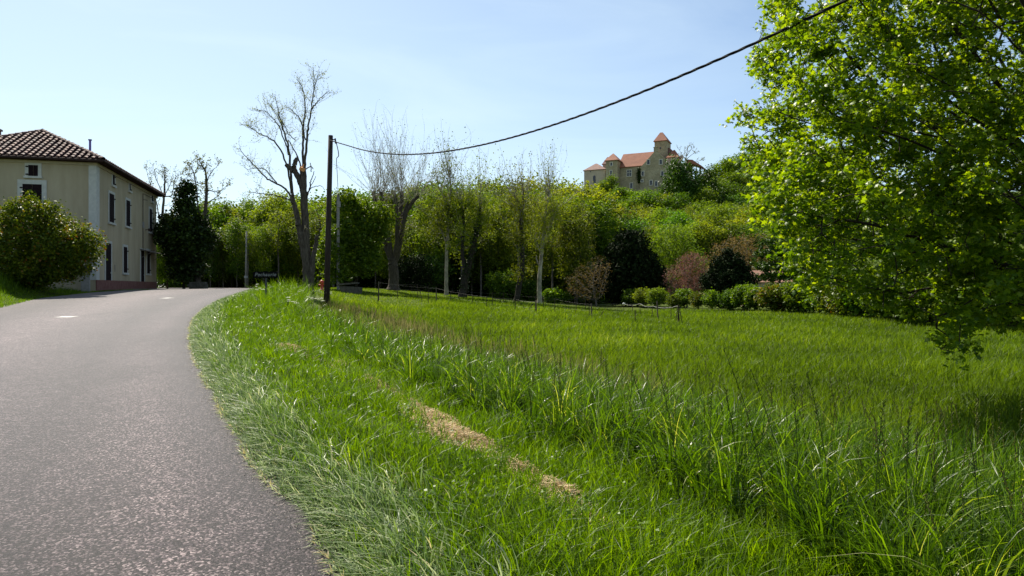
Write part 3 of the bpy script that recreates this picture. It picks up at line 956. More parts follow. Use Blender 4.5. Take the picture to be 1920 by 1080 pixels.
# right turret, its chimney, the covered gallery
vol('corner_turret', 1258, 1412, 478, 3, 8.2, m_chap); pyr(1258, 1412, 478, 1360, 378, 3, 8.2, m_croof, .15, .3, name='turret_roof')
vol('link_wall', 1412, 1560, 560, 5, 11, m_chap)
b = MB(); b.box((cx_(1462, 6.5), 6.5, cz_(478, 1462, 6.5)), (.9, .9, 1.2)); b.build('chimney', m_chap, cast)
b = MB(); b.prism([(cx_(1520, 4), 4, cz_(498, 1640, 4)), (cx_(1612, 4), 4, cz_(510, 1640, 4)), (cx_(1750, 4), 4, cz_(612, 1640, 4)), (cx_(1745, 4), 4, cz_(625, 1640, 4)), (cx_(1600, 4), 4, cz_(560, 1640, 4)), (cx_(1520, 4), 4, cz_(545, 1640, 4))], (0, 8, 0)); b.build('gallery_roof', m_croof, cast)
m_timb = simple('gallery_timber', (.05,.03,.02), (.08,.05,.04), 4, .9)
for u in (1610, 1665, 1725):
    for y in (4.6, 11): MB().box((cx_(u, 4.6), y, cz_(690, 1660, 4.6)), (.3, .3, 5.0)).build('gallery_post', m_timb, cast)

print('structures done')

# ---------------------------------------------------------------- hand-drawn trees
def px_limbs(limbs, Y, r, wig=.5):
    """limbs: list of (pixel polyline, r0 metres, r1 metres) -> smooth 3-D centre lines at distance Y with real depth"""
    out = []
    known = []
    for k, (pl, r0, r1) in enumerate(limbs):
        dy0 = 0.0
        if known:
            a = np.array(pl[0], float)
            q = np.array([n_[0] for n_ in known]); j = np.linalg.norm(q - a, axis=1).argmin()
            dy0 = known[j][1]
        slope = r.uniform(-wig, wig)
        P = []
        L = 0
        for i, (x, y) in enumerate(pl):
            if i: L += math.hypot(x - pl[i-1][0], y - pl[i-1][1]) / F * Y
            dy = dy0 + slope * L * (1 if k else .1)
            P.append(at(x, y, Y + dy)); known.append(((x, y), dy))
        Q = limb_points(P, 6)
        Q[1:] += r.normal(size=(len(Q) - 1, 3)) * .02
        out.append((Q, np.linspace(r0, r1, len(Q))))
    return out

def wood_from_limbs(limbs, sides=9, flare=0.0):
    w = Wood()
    for k, (Q, R_) in enumerate(limbs):
        R_ = R_.copy()
        if flare and k == 0:
            R_[0] *= 1 + flare; R_[1] *= 1 + flare * .5
        w.add(frusta(Q[:-1], Q[1:], R_[:-1], R_[1:], sides if R_[0] > .05 else 5))
    return w

def twigs_along(r, limbs, per_m, L, r0, t0=.25, spread=.9, up=.35, gen=2, nseg=4, rmax=9, tipfrac=.5):
    """side shoots all along the limbs, then finer ones on those; returns Wood, tip points"""
    P, T, Ls = [], [], []
    for Q, R_ in limbs:
        if R_.mean() > rmax: continue
        n = max(1, int(per_m * np.linalg.norm(np.diff(Q, axis=0), axis=1).sum()))
        u = r.uniform(t0, 1, n) * (len(Q) - 1)
        i = np.minimum(u.astype(int), len(Q) - 2)
        P.append(Q[i] + (Q[i+1] - Q[i]) * (u - i)[:, None]); 
        d = Q[i+1] - Q[i]; T.append(d / np.linalg.norm(d, axis=1)[:, None])
        Ls.append(L * (1.15 - .6 * u / (len(Q) - 1)))
    P = np.vstack(P); T = np.vstack(T); Ls = np.concatenate(Ls)
    w = Wood(); tips = []
    for gidx in range(gen):
        pts, A, B, ra, rb = grow_twigs(r, P, T, Ls, r0 * (.6 ** gidx), nseg, spread, up)
        w.add(frusta(A, B, ra, rb, 3))
        tips.append(pts[:, 1:].reshape(-1, 3))
        k = 3 if gidx == 0 else 2
        sel = pts[:, 1:]
        P = np.repeat(sel.reshape(-1, 3), 1, axis=0)
        d = (pts[:, 1:] - pts[:, :-1]).reshape(-1, 3); T = d / (np.linalg.norm(d, axis=1)[:, None] + 1e-9)
        Ls = np.repeat(Ls * .5, nseg)
    return w, np.vstack(tips)

def base_of(px, py):
    x, Y, z = hit(px, py)
    return x, Y, z

def finish_tree(name, parts, base, label, cat, group=None):
    """parents world-space parts under an Empty standing at the tree's foot"""
    e = empty(name, base, label, cat, group)
    for o in parts:
        if o is None: continue
        o.parent = e
        o.matrix_parent_inverse = Matrix.Translation(-Vector(base))
    return e

# tall pruned tree by the pole -----------------------------------------------
r = np.random.default_rng(21)
YD = 42.0
main = [([(578,549),(575,500),(573,438),(570,367),(568,318)], .29, .19),
        ([(574,500),(566,455),(559,415),(552,384),(547,366)], .21, .13),
        ([(583,545),(586,490),(592,462),(594,441)], .18, .10),
        ([(569,360),(562,338),(552,322),(537,309)], .17, .13),
        ([(561,335),(552,318),(553,305),(558,296)], .16, .12)]
thin = [([(570,320),(574,278),(577,242),(583,207),(588,167),(588,128)], .085, .012),
        ([(568,318),(567,270),(570,230),(572,202),(568,167),(557,150)], .08, .012),
        ([(573,262),(563,224),(552,212),(541,200)], .045, .012),
        ([(584,205),(592,195),(601,184),(619,169)], .045, .012),
        ([(588,165),(594,150),(598,134)], .03, .01),
        ([(548,368),(546,330),(541,278),(533,250),(525,224),(521,205),(519,189)], .085, .012),
        ([(548,372),(532,352),(505,338),(488,322),(472,305),(457,290),(449,277)], .065, .012),
        ([(546,362),(539,313),(519,271),(506,260),(497,255),(480,246),(466,238)], .06, .012),
        ([(541,290),(528,247),(514,225),(501,211),(490,207)], .045, .012),
        ([(534,252),(527,232),(513,207),(503,195)], .035, .01),
        ([(545,375),(519,367),(500,364),(483,362),(470,360)], .045, .012),
        ([(520,345),(498,318),(480,316),(462,318)], .035, .01),
        ([(553,262),(540,250),(536,238),(520,215)], .03, .01),
        ([(567,318),(556,290),(544,268),(540,262)], .05, .02),
        ([(573,372),(581,350),(583,338),(590,322)], .05, .02),
        ([(582,350),(590,336),(592,330)], .025, .012),
        ([(576,366),(584,352),(597,349),(604,350),(609,356)], .03, .01),
        ([(572,318),(583,312),(588,317)], .04, .02), ([(583,322),(583,314),(581,306)], .03, .02),
        ([(592,462),(600,430),(598,408),(594,398)], .04, .012)]
LM = px_limbs(main, YD, r, .15); LT = px_limbs(thin, YD, r, .7)
w = wood_from_limbs(LM, 12, .3)
trunk = w.obj('trunk', M['bark'], None)
w2 = wood_from_limbs(LT)
wt2, tips = twigs_along(r, LT[:13] + LT[19:], 4.2, 1.25, .0095, .25, .8, .3, gen=2)
w2.add((np.vstack(wt2.V), np.vstack(wt2.F)))
br = w2.obj('branches', M['bark'], None)
tp = tips[r.uniform(size=len(tips)) < .75]
buds = leaf_mesh('buds', tp + r.normal(size=tp.shape) * .03, .07, M['l_olive'], None, r)
fw = MB(); P0 = at(567, 317, YD - .1); fw.box(P0, (.32, .3, .2), Euler((.3, .4, .2)).to_matrix()); P1 = at(569, 313, YD-.05); fw.box(P1, (.12,.12,.35), Euler((.1, .3, .2)).to_matrix())
wound = fw.build('torn_wood', M['fresh_wood'])
bx_, by_ = at(578, 549, YD)[:2]
finish_tree('pruned_tree', [trunk, br, buds, wound], (float(bx_), float(by_), gz(bx_, by_) ), 'tall half-bare tree with sawn stubs and an orange torn break, left of the wooden pole', 'tree')
trunk.location.z += 0

# pollards and slim trees along the paddock ----------------------------------
def C2(l): return [(640 + x / 3.176, 240 + y / 3.176) for x, y in l]
def paddock_tree(name, label, base_px, limbs, barkm, seed, shoots, leaf=None, leafn=0, twig=M['twig'], flare=.2, group='trees along the paddock', ivy=None, leafsize=.2, lspread=.25, extra_leaf=None):
    r = np.random.default_rng(seed)
    x, Y, z = base_of(*base_px)
    Lm = px_limbs([(C2(l), a, b_) for l, a, b_ in limbs], Y, r, .3)
    parts = [wood_from_limbs(Lm, 10, flare).obj('trunk', barkm, None)]
    w = Wood(); tips = []
    for (li, n, L, up, spr, t0) in shoots:
        Q, R_ = Lm[li]
        u = r.uniform(t0, 1, n) * (len(Q) - 1); i = np.minimum(u.astype(int), len(Q) - 2)
        P = Q[i] + (Q[i+1]-Q[i]) * (u-i)[:, None]
        T = np.tile(np.array([0, 0, .25]), (n, 1)) + (Q[-1]-Q[-3])/np.linalg.norm(Q[-1]-Q[-3]) * .35
        pts, A, B, ra, rb = grow_twigs(r, P, T, L, .024, 6, spr * 1.7, up * .8, .12)
        w.add(frusta(A, B, ra, rb, 3))
        tips.append(pts[:, 2:].reshape(-1, 3))
        P2 = pts[:, 1:].reshape(-1, 3); d = (pts[:, 1:] - pts[:, :-1]).reshape(-1, 3); d /= np.linalg.norm(d, axis=1)[:, None]
        p2, A, B, ra, rb = grow_twigs(r, P2, d, L * .26, .012, 3, .45, up * .6, .15)
        w.add(frusta(A, B, ra, rb, 3)); tips.append(p2[:, 1:].reshape(-1, 3))
    parts.append(w.obj('branches', twig, None))
    tips = np.vstack(tips)
    if leaf:
        zc0 = EYE + (540 - 372) / F * Y
        pr = np.where(tips[:, 2] > zc0, .10, 1.0); pr /= pr.sum()
        sel = tips[r.choice(len(tips), leafn, p=pr)] + r.normal(size=(leafn, 3)) * lspread
        parts.append(leaf_mesh('foliage', sel, leafsize, leaf, None, r, 'clump'))
    if ivy:
        P = []
        for li, ta, tb, n, sp in ivy:
            Q, R_ = Lm[li]
            u = r.uniform(ta, tb, n) * (len(Q) - 1); i = np.minimum(u.astype(int), len(Q) - 2)
            P.append(Q[i] + (Q[i+1]-Q[i]) * (u-i)[:, None] + r.normal(size=(n, 3)) * sp * (1 - .5 * u / len(Q))[:, None])
        parts.append(leaf_mesh('ivy', np.vstack(P), .24, M['l_ivy'], None, r, 'clump'))
    return finish_tree(name, parts, (x, Y, z), label, 'tree', group)

paddock_tree('pollarded_tree', 'big pollarded tree, thick dark forked limbs under a broom of bare pale shoots', (737, 547),
  [([(310,962),(312,860),(305,780)], .56, .46), ([(300,800),(262,690),(235,600),(210,480),(190,380)], .29, .18), ([(300,790),(285,690),(260,560),(235,380)], .28, .18),
   ([(312,800),(330,700),(332,560),(320,400)], .28, .16), ([(318,800),(345,660),(350,560),(362,380)], .28, .18), ([(325,790),(352,680),(380,520),(425,440),(460,400)], .27, .17),
   ([(368,520),(385,470),(400,440)], .16, .1), ([(240,600),(215,560),(196,545)], .14, .1)],
  M['bark'], 31, [(1,26,6.2,.32,.32,.75),(2,28,7.4,.4,.28,.8),(3,26,7.4,.42,.25,.8),(4,30,7.4,.42,.25,.8),(5,30,6.4,.35,.3,.7),(1,14,3.5,.25,.5,.3),(5,12,3,.25,.5,.2)],
  M['l_yellow'], 4200, twig=M['twig_pale'], leafsize=.12, lspread=.2, flare=.35)
paddock_tree('plane_tree', 'slim pale-trunked tree in yellow-green young leaf, between the big pollard and the ivy-clad fork', (838, 556),
  [([(625,990),(627,780),(634,600),(650,400),(650,290)], .2, .06), ([(632,700),(600,620),(570,560)], .09, .03), ([(636,620),(680,540),(700,480)], .08, .03), ([(645,480),(600,400),(580,350)], .07, .03)],
  M['bark_pale'], 32, [(0,40,3.6,.5,.5,.45),(0,16,4.5,1.0,.25,.85),(1,12,2.5,.3,.6,.3),(2,12,2.5,.3,.6,.3),(3,16,3.2,.6,.4,.3)], M['l_yellow'], 6500, leafsize=.17, lspread=.35, twig=M['twig_pale'])
paddock_tree('forked_tree', 'dark forked tree with ivy sleeving its leaning right limb, behind the paddock fence', (869, 560),
  [([(722,1005),(738,900),(748,850)], .42, .32), ([(745,870),(724,780),(720,700),(730,600),(722,500),(700,440)], .2, .12), ([(750,860),(785,720),(806,620),(818,560),(822,465)], .27, .17), ([(722,500),(745,470),(775,450)], .09, .05), ([(728,600),(760,540),(790,520)], .06, .03)],
  M['bark_dark'], 33, [(1,18,5,.5,.35,.75),(2,22,5,.5,.35,.8),(3,12,3.5,.5,.4,.5),(1,10,2.5,.2,.6,.3),(2,10,2.5,.2,.6,.3)], M['l_yellow'], 5200, leafsize=.17, lspread=.3, twig=M['twig_pale'],
  ivy=[(0, .2, 1, 500, .24), (2, 0, .85, 900, .22)])
paddock_tree('slender_tree', 'straight dark-barked tree with short side stubs and pale feathery top, middle of the paddock row', (967, 568),
  [([(1043,1040),(1060,930),(1076,850),(1076,700),(1071,560),(1082,430)], .3, .16), ([(1073,500),(1050,430),(1028,398)], .11, .07), ([(1076,700),(1055,680),(1036,668)], .08, .05), ([(1080,440),(1085,380),(1078,330)], .09, .04)],
  M['bark_dark'], 34, [(0,22,4,.5,.5,.75),(1,14,4,.5,.45,.6),(3,18,3.6,.5,.45,.2),(2,6,2,.3,.6,.5),(0,16,2,.2,.7,.4)], M['l_yellow'], 4600, leafsize=.16, lspread=.35, twig=M['twig_pale'])
paddock_tree('birch_like_tree', 'tree with whitish mottled trunk just right of the straight dark tree', (1011, 571),
  [([(1180,1045),(1180,930),(1186,820),(1200,660),(1215,520),(1240,360)], .26, .07), ([(1185,830),(1165,790),(1160,760)], .08, .05), ([(1200,660),(1250,560),(1290,470)], .09, .03), ([(1192,760),(1150,650),(1130,560)], .08, .03)],
  M['bark_pale'], 35, [(0,34,4,.5,.5,.5),(0,22,4.6,1.0,.22,.85),(2,18,3.6,.6,.45,.3),(3,16,3.2,.5,.5,.3)], M['l_yellow'], 6000, leafsize=.15, lspread=.4, twig=M['twig_pale'])
paddock_tree('thin_tree', 'thin grey-stemmed tree with sparse olive leaves, left of the huge dark conifer', (1081, 570),
  [([(1400,1045),(1404,900),(1412,780),(1430,620),(1436,520)], .16, .05), ([(1410,800),(1440,700),(1460,640)], .06, .02), ([(1408,820),(1370,720),(1350,660)], .06, .02)],
  M['bark_grey'], 36, [(0,50,3.0,.4,.7,.3),(1,14,2.2,.4,.6,.3),(2,14,2.2,.4,.6,.3)], M['l_olive'], 4200, leafsize=.14, lspread=.3, twig=M['twig'])

# ---------------------------------------------------------------- colonised trees
def make_tree(name, seed, base, crown, trunk_h, lean=(0, 0), n_attr=700, D=.5, di=4, dk=1.0, bark=M['bark'], leaf=M['l_green'], n_leaf=3000, lsize=.28, lsp=.35,
              kind='clump', r0=.016, pipe=2.3, thick=.06, up=.35, grav=.05, leaf_rmax=.04, label=None, cat='tree', group=None, crownname='crown', shell=.0, var=None, hang=0):
    """crown: list of (centre, radii, weight) relative to the base"""
    r = np.random.default_rng(seed)
    tot = sum(c[2] for c in crown)
    A = np.vstack([ell_points(r, max(5, int(n_attr * c[2] / tot)), c[0], c[1], shell) for c in crown])
    nt_ = max(3, int(trunk_h / D))
    tr = [(lean[0] * t * t * trunk_h + r.normal() * .04 * t, lean[1] * t * t * trunk_h + r.normal() * .04 * t, -.15 + (trunk_h + .15) * t) for t in np.linspace(0, 1, nt_)]
    Nd, pa = colonize(r, A, tr, D, di, dk, grav=grav)
    rad, kids = pipe_radii(Nd, pa, r0, pipe)
    e = empty(name, base, label, cat, group)
    wd = skeleton_wood(Nd, pa, rad, thick)
    if kind != 'bare':
        idx = np.where((rad < leaf_rmax) & (Nd[:, 2] > trunk_h * .5))[0]
        if len(idx) == 0: idx = np.arange(len(Nd))
        pk = idx[r.integers(0, len(idx), n_leaf)]
        P = Nd[pk] + r.normal(size=(n_leaf, 3)) * lsp
        v = np.clip(r.beta(2, 2, n_leaf) + (r.uniform(-.2, .2, len(Nd))[pk]), 0, 1)
        leaf_mesh(crownname, P, lsize, leaf, e, r, kind, up, v, hang)
    wd.obj('trunk', bark, e)
    return e

# ---- ivy-covered tree and companions by the house
ix, iY = (345 - 960) / F * 62, 62.0
iz = gz(ix, iY)
ivt = make_tree('ivy_covered_tree', 41, (ix, iY, iz), [((.2, 0, 4.6), (2.5, 2.4, 2.4), 5), ((-1.0, 0, 5.3), (1.6, 1.6, 1.3), 2), ((.1, 0, 7.4), (.95, .9, 1.5), 1.6), ((.2, 0, 8.9), (.85, .8, .75), .8), ((.2, 0, 2.0), (1.7, 1.6, 2.0), 2.5), ((1.5,0,4.9),(1.2,1.2,1.2),1)],
   1.6, n_attr=1400, D=.4, dk=.5, leaf=M['l_ivy'], n_leaf=17000, lsize=.26, lsp=.22, bark=M['bark_dark'], leaf_rmax=.2,
   label='dark tree smothered in ivy with a narrow top, right of the farmhouse', crownname='ivy')
# bare sprays above it
def bare_px(name, label, limbs, Y, seed, leafn=900, per_m=2.2, L=1.5, bark=M['bark'], leaf=M['l_olive'], group=None, lsz=.14, gen=2):
    r = np.random.default_rng(seed)
    Lm = px_limbs(limbs, Y, r, .5)
    b0 = at(*limbs[0][0][0], Y)
    w = wood_from_limbs(Lm)
    tw, tips = twigs_along(r, Lm, per_m, L, .022, .35, .8, .3, gen=gen)
    parts = [w.obj('trunk', bark, None), tw.obj('branches', M['twig'], None)]
    tp = tips[r.integers(0, len(tips), leafn)] + r.normal(size=(leafn, 3)) * .08
    parts.append(leaf_mesh('foliage', tp, lsz, leaf, None, r, 'clump'))
    return finish_tree(name, parts, (float(b0[0]), float(b0[1]), gz(b0[0], b0[1])), label, 'tree', group)
def C8(l): return [(260 + x / 3.857, 280 + y / 3.857) for x, y in l]
bare_px('bare_tree', 'open half-bare tree spreading above and right of the ivy-covered one', [(C8([(430,980),(440,700),(470,500),(488,400),(490,240),(480,150),(440,90)]), .26, .03), (C8([(490,300),(530,300),(580,310),(640,260)]), .06, .015), (C8([(488,400),(540,360),(590,320)]), .06, .015), (C8([(490,240),(530,160),(580,110)]), .05, .012), (C8([(450,560),(400,180),(360,120)]), .08, .012), (C8([(400,190),(430,120),(470,80)]), .04, .012), (C8([(488,250),(420,240),(330,160)]), .05, .012)], 62, 42, 900, 2.0, 1.3)
bare_px('bare_tree', 'thin leafless tree behind the far end of the farmhouse roof', [(C8([(150,980),(160,600),(185,340),(190,200),(190,160)]), .2, .02), (C8([(185,340),(240,325),(270,200),(330,180)]), .07, .014), (C8([(185,340),(230,250),(245,170)]), .05, .012), (C8([(185,340),(120,200),(110,160)]), .05, .012), (C8([(80,240),(66,190),(50,130)]), .03, .012), (C8([(160,600),(130,400),(80,240)]), .07, .03), (C8([(185,340),(230,345),(270,370)]), .05, .02)], 74, 43, 500, 1.6, 1.4)

# ---- bush in front of the house
bx0, by0 = (62 - 960) / F * 38.5, 38.5
bz0 = gz(bx0, by0)
make_tree('garden_bush', 44, (bx0, by0, bz0), [((0, 0, 2.2), (3.4, 2.2, 2.2), 6), ((1.9, -.2, 2.4), (1.9, 1.5, 1.3), 2), ((-.1, 0, 3.9), (1.9, 1.4, 1.2), 2), ((-2.6, 0, 2.2), (2.6, 1.9, 2.1), 2.4), ((3.0,0,2.5),(1.0,.9,.8),.6), ((0,0,.9),(2.9,1.8,.9),1.5)], .4, n_attr=1900, D=.3, dk=.42, di=2.5,
   leaf=M['l_bush'], n_leaf=34000, lsize=.15, lsp=.2, bark=M['bark_dark'], leaf_rmax=.05, r0=.008, label='wide dense yellow-green bush with reddish tips in front of the farmhouse', cat='bush', crownname='foliage')
make_tree('climbing_plant', 45, (at(58, 400, 44.6)[0], 44.6, gz(at(58, 400, 44.6)[0], 44.6)), [((0, 0, 5.6), (.5, .35, 1.1), 2), ((.3, 0, 3.6), (.5, .3, 1.5), 2)], 2.5, n_attr=160, D=.3, dk=.35, di=2,
   leaf=M['l_bright'], n_leaf=900, lsize=.16, lsp=.13, bark=M['bark_dark'], r0=.007, label='bright climbing plant reaching the upper shuttered window of the farmhouse front', cat='plant', crownname='foliage')

px_b = (314 - 960) / F * 66
make_tree('garden_tree', 48, (px_b, 66.0, gz(px_b, 66)), [((0, 0, 3.0), (1.5, 1.4, 2.8), 3), ((.5, 0, 5.0), (1.2, 1.2, 1.2), 1), ((-.9,0,1.8),(1.2,1.2,1.7),1)], .8, n_attr=420, D=.35, dk=.45, di=3, leaf=M['l_green'], n_leaf=6000, lsize=.2, lsp=.22, bark=M['bark_dark'],
   label='small green tree squeezed between the farmhouse end and the ivy-covered tree')
# ---- leafy green tree behind the pole
x, Y, z = base_of(672, 546)
Y = 66.0; x = (668 - 960) / F * Y; z = gz(x, Y)
make_tree('leafy_tree', 46, (x, Y, z), [((-.3, 0, 5.6), (2.9, 2.8, 3.6), 5), ((-1.0, -.5, 8.2), (1.4, 1.4, 1.6), 1.3), ((1.6, .3, 6.4), (2.0, 2, 2.0), 2), ((0, -1, 2.9), (2.6, 2, 1.5), 2), ((-1.4, -3.6, 3.0), (1.5, 1.2, 2.8), 1.2)], 1.6, n_attr=1100, D=.45, dk=.6,
   leaf=M['l_bright'], n_leaf=15000, lsize=.28, lsp=.32, bark=M['bark_dark'], label='fresh green leafy tree behind the tall wooden pole')
# ---- big dark conifer, pink tree, dark yew, brownish tree
def px_tree(name, px, ybase, Y, specs, seed, **kw):
    x = (px - 960) / F * Y
    return make_tree(name, seed, (x, Y, gz(x, Y)), specs, **kw)
make_kw = dict()
x_, Yc, z_ = base_of(1180, 572)
Yc = 84.0
px_tree('conifer', 1180, 0, Yc, [((0, 0, 3.4), (4.7, 4, 3.3), 5), ((.2, 0, 6.3), (3.1, 3, 2.2), 3), ((.1, 0, 8.2), (1.6, 1.6, 1.0), 1)], 51, trunk_h=1.2, n_attr=1500, D=.45, dk=.6, leaf=M['l_conifer'], n_leaf=17000, lsize=.36, lsp=.3, bark=M['bark_dark'], up=0, leaf_rmax=.2,
        label='broad almost black conifer at the foot of the hill, behind the far metal rod')
px_tree('flowering_tree', 1288, 0, 78.0, [((0, 0, 3.1), (2.7, 2.4, 2.4), 4), ((.5, 0, 5.0), (1.9, 1.7, 1.2), 2)], 52, trunk_h=1.2, n_attr=1000, D=.35, dk=.42, leaf=M['l_pink'], n_leaf=6500, lsize=.13, lsp=.2, bark=M['bark_grey'], r0=.011,
        label='rounded tree hazed with pink blossom between the two dark conifers')
px_tree('yew_tree', 1366, 0, 70.0, [((0, 0, 2.4), (2.9, 2.6, 2.2), 4), ((0, 0, 4.2), (1.9, 1.7, 1.4), 2), ((.1, 0, 5.3), (.9, .9, .8), .6)], 53, trunk_h=.8, n_attr=1100, D=.35, dk=.45, leaf=M['l_conifer'], n_leaf=15000, lsize=.27, lsp=.22, bark=M['bark_dark'], up=.3, leaf_rmax=.15,
        label='smaller dark pointed yew right of the pink blossoming tree', crownname='crown', cat='tree')
px_tree('spring_tree', 1400, 0, 92.0, [((0, 0, 6.2), (5.4, 4, 3.4), 4), ((3, 0, 4.2), (3.4, 3, 3), 2)], 54, trunk_h=2.5, n_attr=1500, D=.45, dk=.6, leaf=M['l_brown'], n_leaf=6500, lsize=.2, lsp=.3, bark=M['bark_grey'], r0=.014,
        label='reddish brown budding tree above and behind the dark yew')
px_tree('spring_tree', 1258, 0, 100.0, [((0, 0, 8.0), (3.6, 3, 3.6), 4), ((2.6, 0, 5.5), (3.0, 3, 3.2), 2)], 55, trunk_h=3.2, n_attr=1200, D=.45, dk=.65, leaf=M['l_yellow'], n_leaf=7500, lsize=.25, lsp=.35, bark=M['bark_dark'], r0=.014,
        label='lime yellow tree rising between the black conifer and the brown budding tree')
px_tree('cedar_tree', 1460, 0, 76.0, [((0, 0, 6.0), (2.8, 2.4, .5), 1), ((0, 0, 4.6), (3.2, 2.6, .45), 1.2), ((-.3, 0, 7.2), (2, 2, .4), .8), ((.3, 0, 3.4), (3, 2.4, .4), 1)], 56, trunk_h=2.8, n_attr=1000, D=.35, dk=.5, leaf=M['l_deep'], n_leaf=7500, lsize=.26, lsp=.16, bark=M['bark_dark'],
        label='layered dark green conifer beside the half hidden cottage')
px_tree('dead_shrub', 1118, 0, 80.0, [((-1, 0, 2.6), (2.6, 2, 2.3), 4), ((.3, 0, 4.2), (1.6, 1.5, 1.5), 2)], 57, trunk_h=.6, n_attr=900, D=.3, dk=.4, leaf=M['l_brown'], n_leaf=1700, lsize=.13, lsp=.2, bark=M['bark_grey'], r0=.012,
        label='grey brown twiggy shrub left of the black conifer', cat='shrub')
for k, (px, Y, w_, h_, mat, lab) in enumerate([(940, 84, 2.1, 3.5, 'l_bright', 'rounded bright green shrub between the ivy-clad fork and the straight dark tree'),
        (990, 88, 2.0, 2.6, 'l_bright', 'pale green shrub behind the straight dark tree'), (1036, 80, 1.0, 1.6, 'l_bright', 'small bright shrub at the foot of the whitish trunk'),
        (800, 86, 3.6, 5.0, 'l_deep', 'dark evergreen shrub behind the slim pale trunk'), (770, 84, 2.6, 4.5, 'l_conifer', 'black-green shrub right behind the big pollard')]):
    px_tree('shrub', px, 0, Y, [((0, 0, h_ * .5), (w_, w_ * .8, h_ * .5), 3), ((w_ * .4, 0, h_ * .62), (w_ * .5, w_ * .5, h_ * .35), 1)], 60 + k, trunk_h=.4, n_attr=420, D=.3, dk=.45, di=3, leaf=M[mat], n_leaf=3000, lsize=.24, lsp=.22, bark=M['bark_dark'],
            label=lab, cat='shrub', crownname='foliage')

# ---- woods: eight kinds, then copies
random.seed(12)
kinds = {}
def proto(i, leaf, bark, crown, th, n_leaf, lsize, r0=.015, n_attr=600, dk=.8, lsp=.38):
    e = make_tree('woodland_tree', 70 + i, (0, 0, -500), crown, trunk_h=th, n_attr=n_attr, D=.55, dk=dk, leaf=M[leaf], n_leaf=n_leaf, lsize=lsize, lsp=lsp, bark=M[bark], r0=r0, label='x', cat='tree')
    cm = [c for c in e.children if c.name.startswith('crown')][0].data
    co = np.empty(len(cm.vertices) * 3, dtype=np.float32); cm.vertices.foreach_get('co', co)
    zs = float(np.percentile(co[2::3], 97.5))
    kinds[i] = (e, zs); return e
proto(0, 'l_yellow', 'bark_grey', [((0, 0, 8.6), (2.7, 2.7, 2.9), 3), ((1.4, .5, 5.6), (2.2, 2.2, 2.4), 1.4), ((-1.5, -.6, 6.6), (1.9, 1.9, 1.7), 1.2), ((0, 0, 3.0), (1.9, 1.9, 1.6), .5)], 3, 8200, .24)
proto(1, 'l_green', 'bark_dark', [((.6, 0, 8.2), (2.6, 2.6, 2.6), 3), ((-1.3, 0, 5.0), (2.3, 2.2, 2.4), 1.6), ((1.6, .8, 4.4), (2.1, 2, 2.2), 1), ((-.9, -.5, 9.9), (1.3, 1.3, 1.2), .5)], 2.4, 9000, .26)
proto(2, 'l_yellow', 'bark', [((.5, 0, 9.4), (1.7, 1.7, 2.9), 2), ((-.6, 0, 5.8), (2.1, 2.1, 2.4), 1.6), ((1.2, .3, 3.8), (1.5, 1.5, 1.6), .7)], 3, 6200, .23, n_attr=700)
proto(3, 'l_yellow', 'bark_grey', [((0, 0, 8.6), (2.4, 2.4, 3.5), 3), ((.9, 0, 5.2), (2.0, 2, 2.2), 1)], 3, 3600, .2, .018, 900, .65, .3)
proto(4, 'l_bright', 'bark_dark', [((0, 0, 6.8), (2.7, 2.6, 2.4), 3), ((1.6, 0, 8.3), (1.5, 1.5, 1.5), 1), ((-1.3, .5, 4.1), (2.2, 2.2, 2.1), 1.6), ((1.2, -.6, 3.2), (2, 2, 1.8), 1)], 1.8, 9000, .27)
proto(5, 'l_brown', 'bark_grey', [((0, 0, 7.8), (2.8, 2.6, 3.2), 3), ((-1, 0, 4.8), (1.9, 1.9, 1.9), .8)], 3, 4200, .2, .018, 900, .65, .3)
proto(6, 'l_deep', 'bark_dark', [((0, 0, 5.4), (2.9, 2.8, 2.6), 3), ((-1, 0, 7.8), (1.7, 1.6, 1.7), 1), ((1.3, 0, 3.0), (2.2, 2.2, 2), 1.2)], 1.6, 9000, .28)
proto(7, 'l_green', 'bark_grey', [((0, 0, 9.0), (1.6, 1.6, 3.3), 3), ((.4, 0, 4.8), (1.5, 1.4, 2.6), 1)], 3, 3400, .24)
proto(10, 'l_yellow', 'bark_grey', [((.3, 0, 9.2), (1.9, 1.9, 2.6), 3), ((-.8, 0, 6.8), (1.4, 1.4, 1.4), .8)], 5.2, 2300, .2, .021, 420, .6, .3)
proto(8, 'l_deep', 'bark_dark', [((0, 0, 2.4), (2.8, 2.4, 2.3), 3), ((1.2, 0, 4.3), (1.3, 1.3, 1.3), .8), ((-1.6, 0, 3.6), (1.2, 1.2, 1.2), .6)], .8, 6500, .26)
proto(9, 'l_green', 'bark_dark', [((0, 0, 2.1), (2.7, 2.4, 2.1), 3), ((-1.0, 0, 3.8), (1.4, 1.3, 1.2), .8)], .6, 6000, .24)
LAB = {0: 'round yellow-green tree', 1: 'round mid green tree', 2: 'narrow yellow-green tree', 3: 'sparse twiggy yellow-green tree',
       4: 'bright green bushy tree', 5: 'brownish budding tree', 6: 'deep green dense tree', 7: 'narrow green tree', 8: 'dark green undergrowth bush', 9: 'mid green undergrowth bush', 10: 'slim long-trunked sparse tree'}
used = set()
RANKS = ['lowest rank of the wood', 'second rank of the wood', 'third rank up', 'fourth rank up the slope', 'high on the slope', 'along the crest']
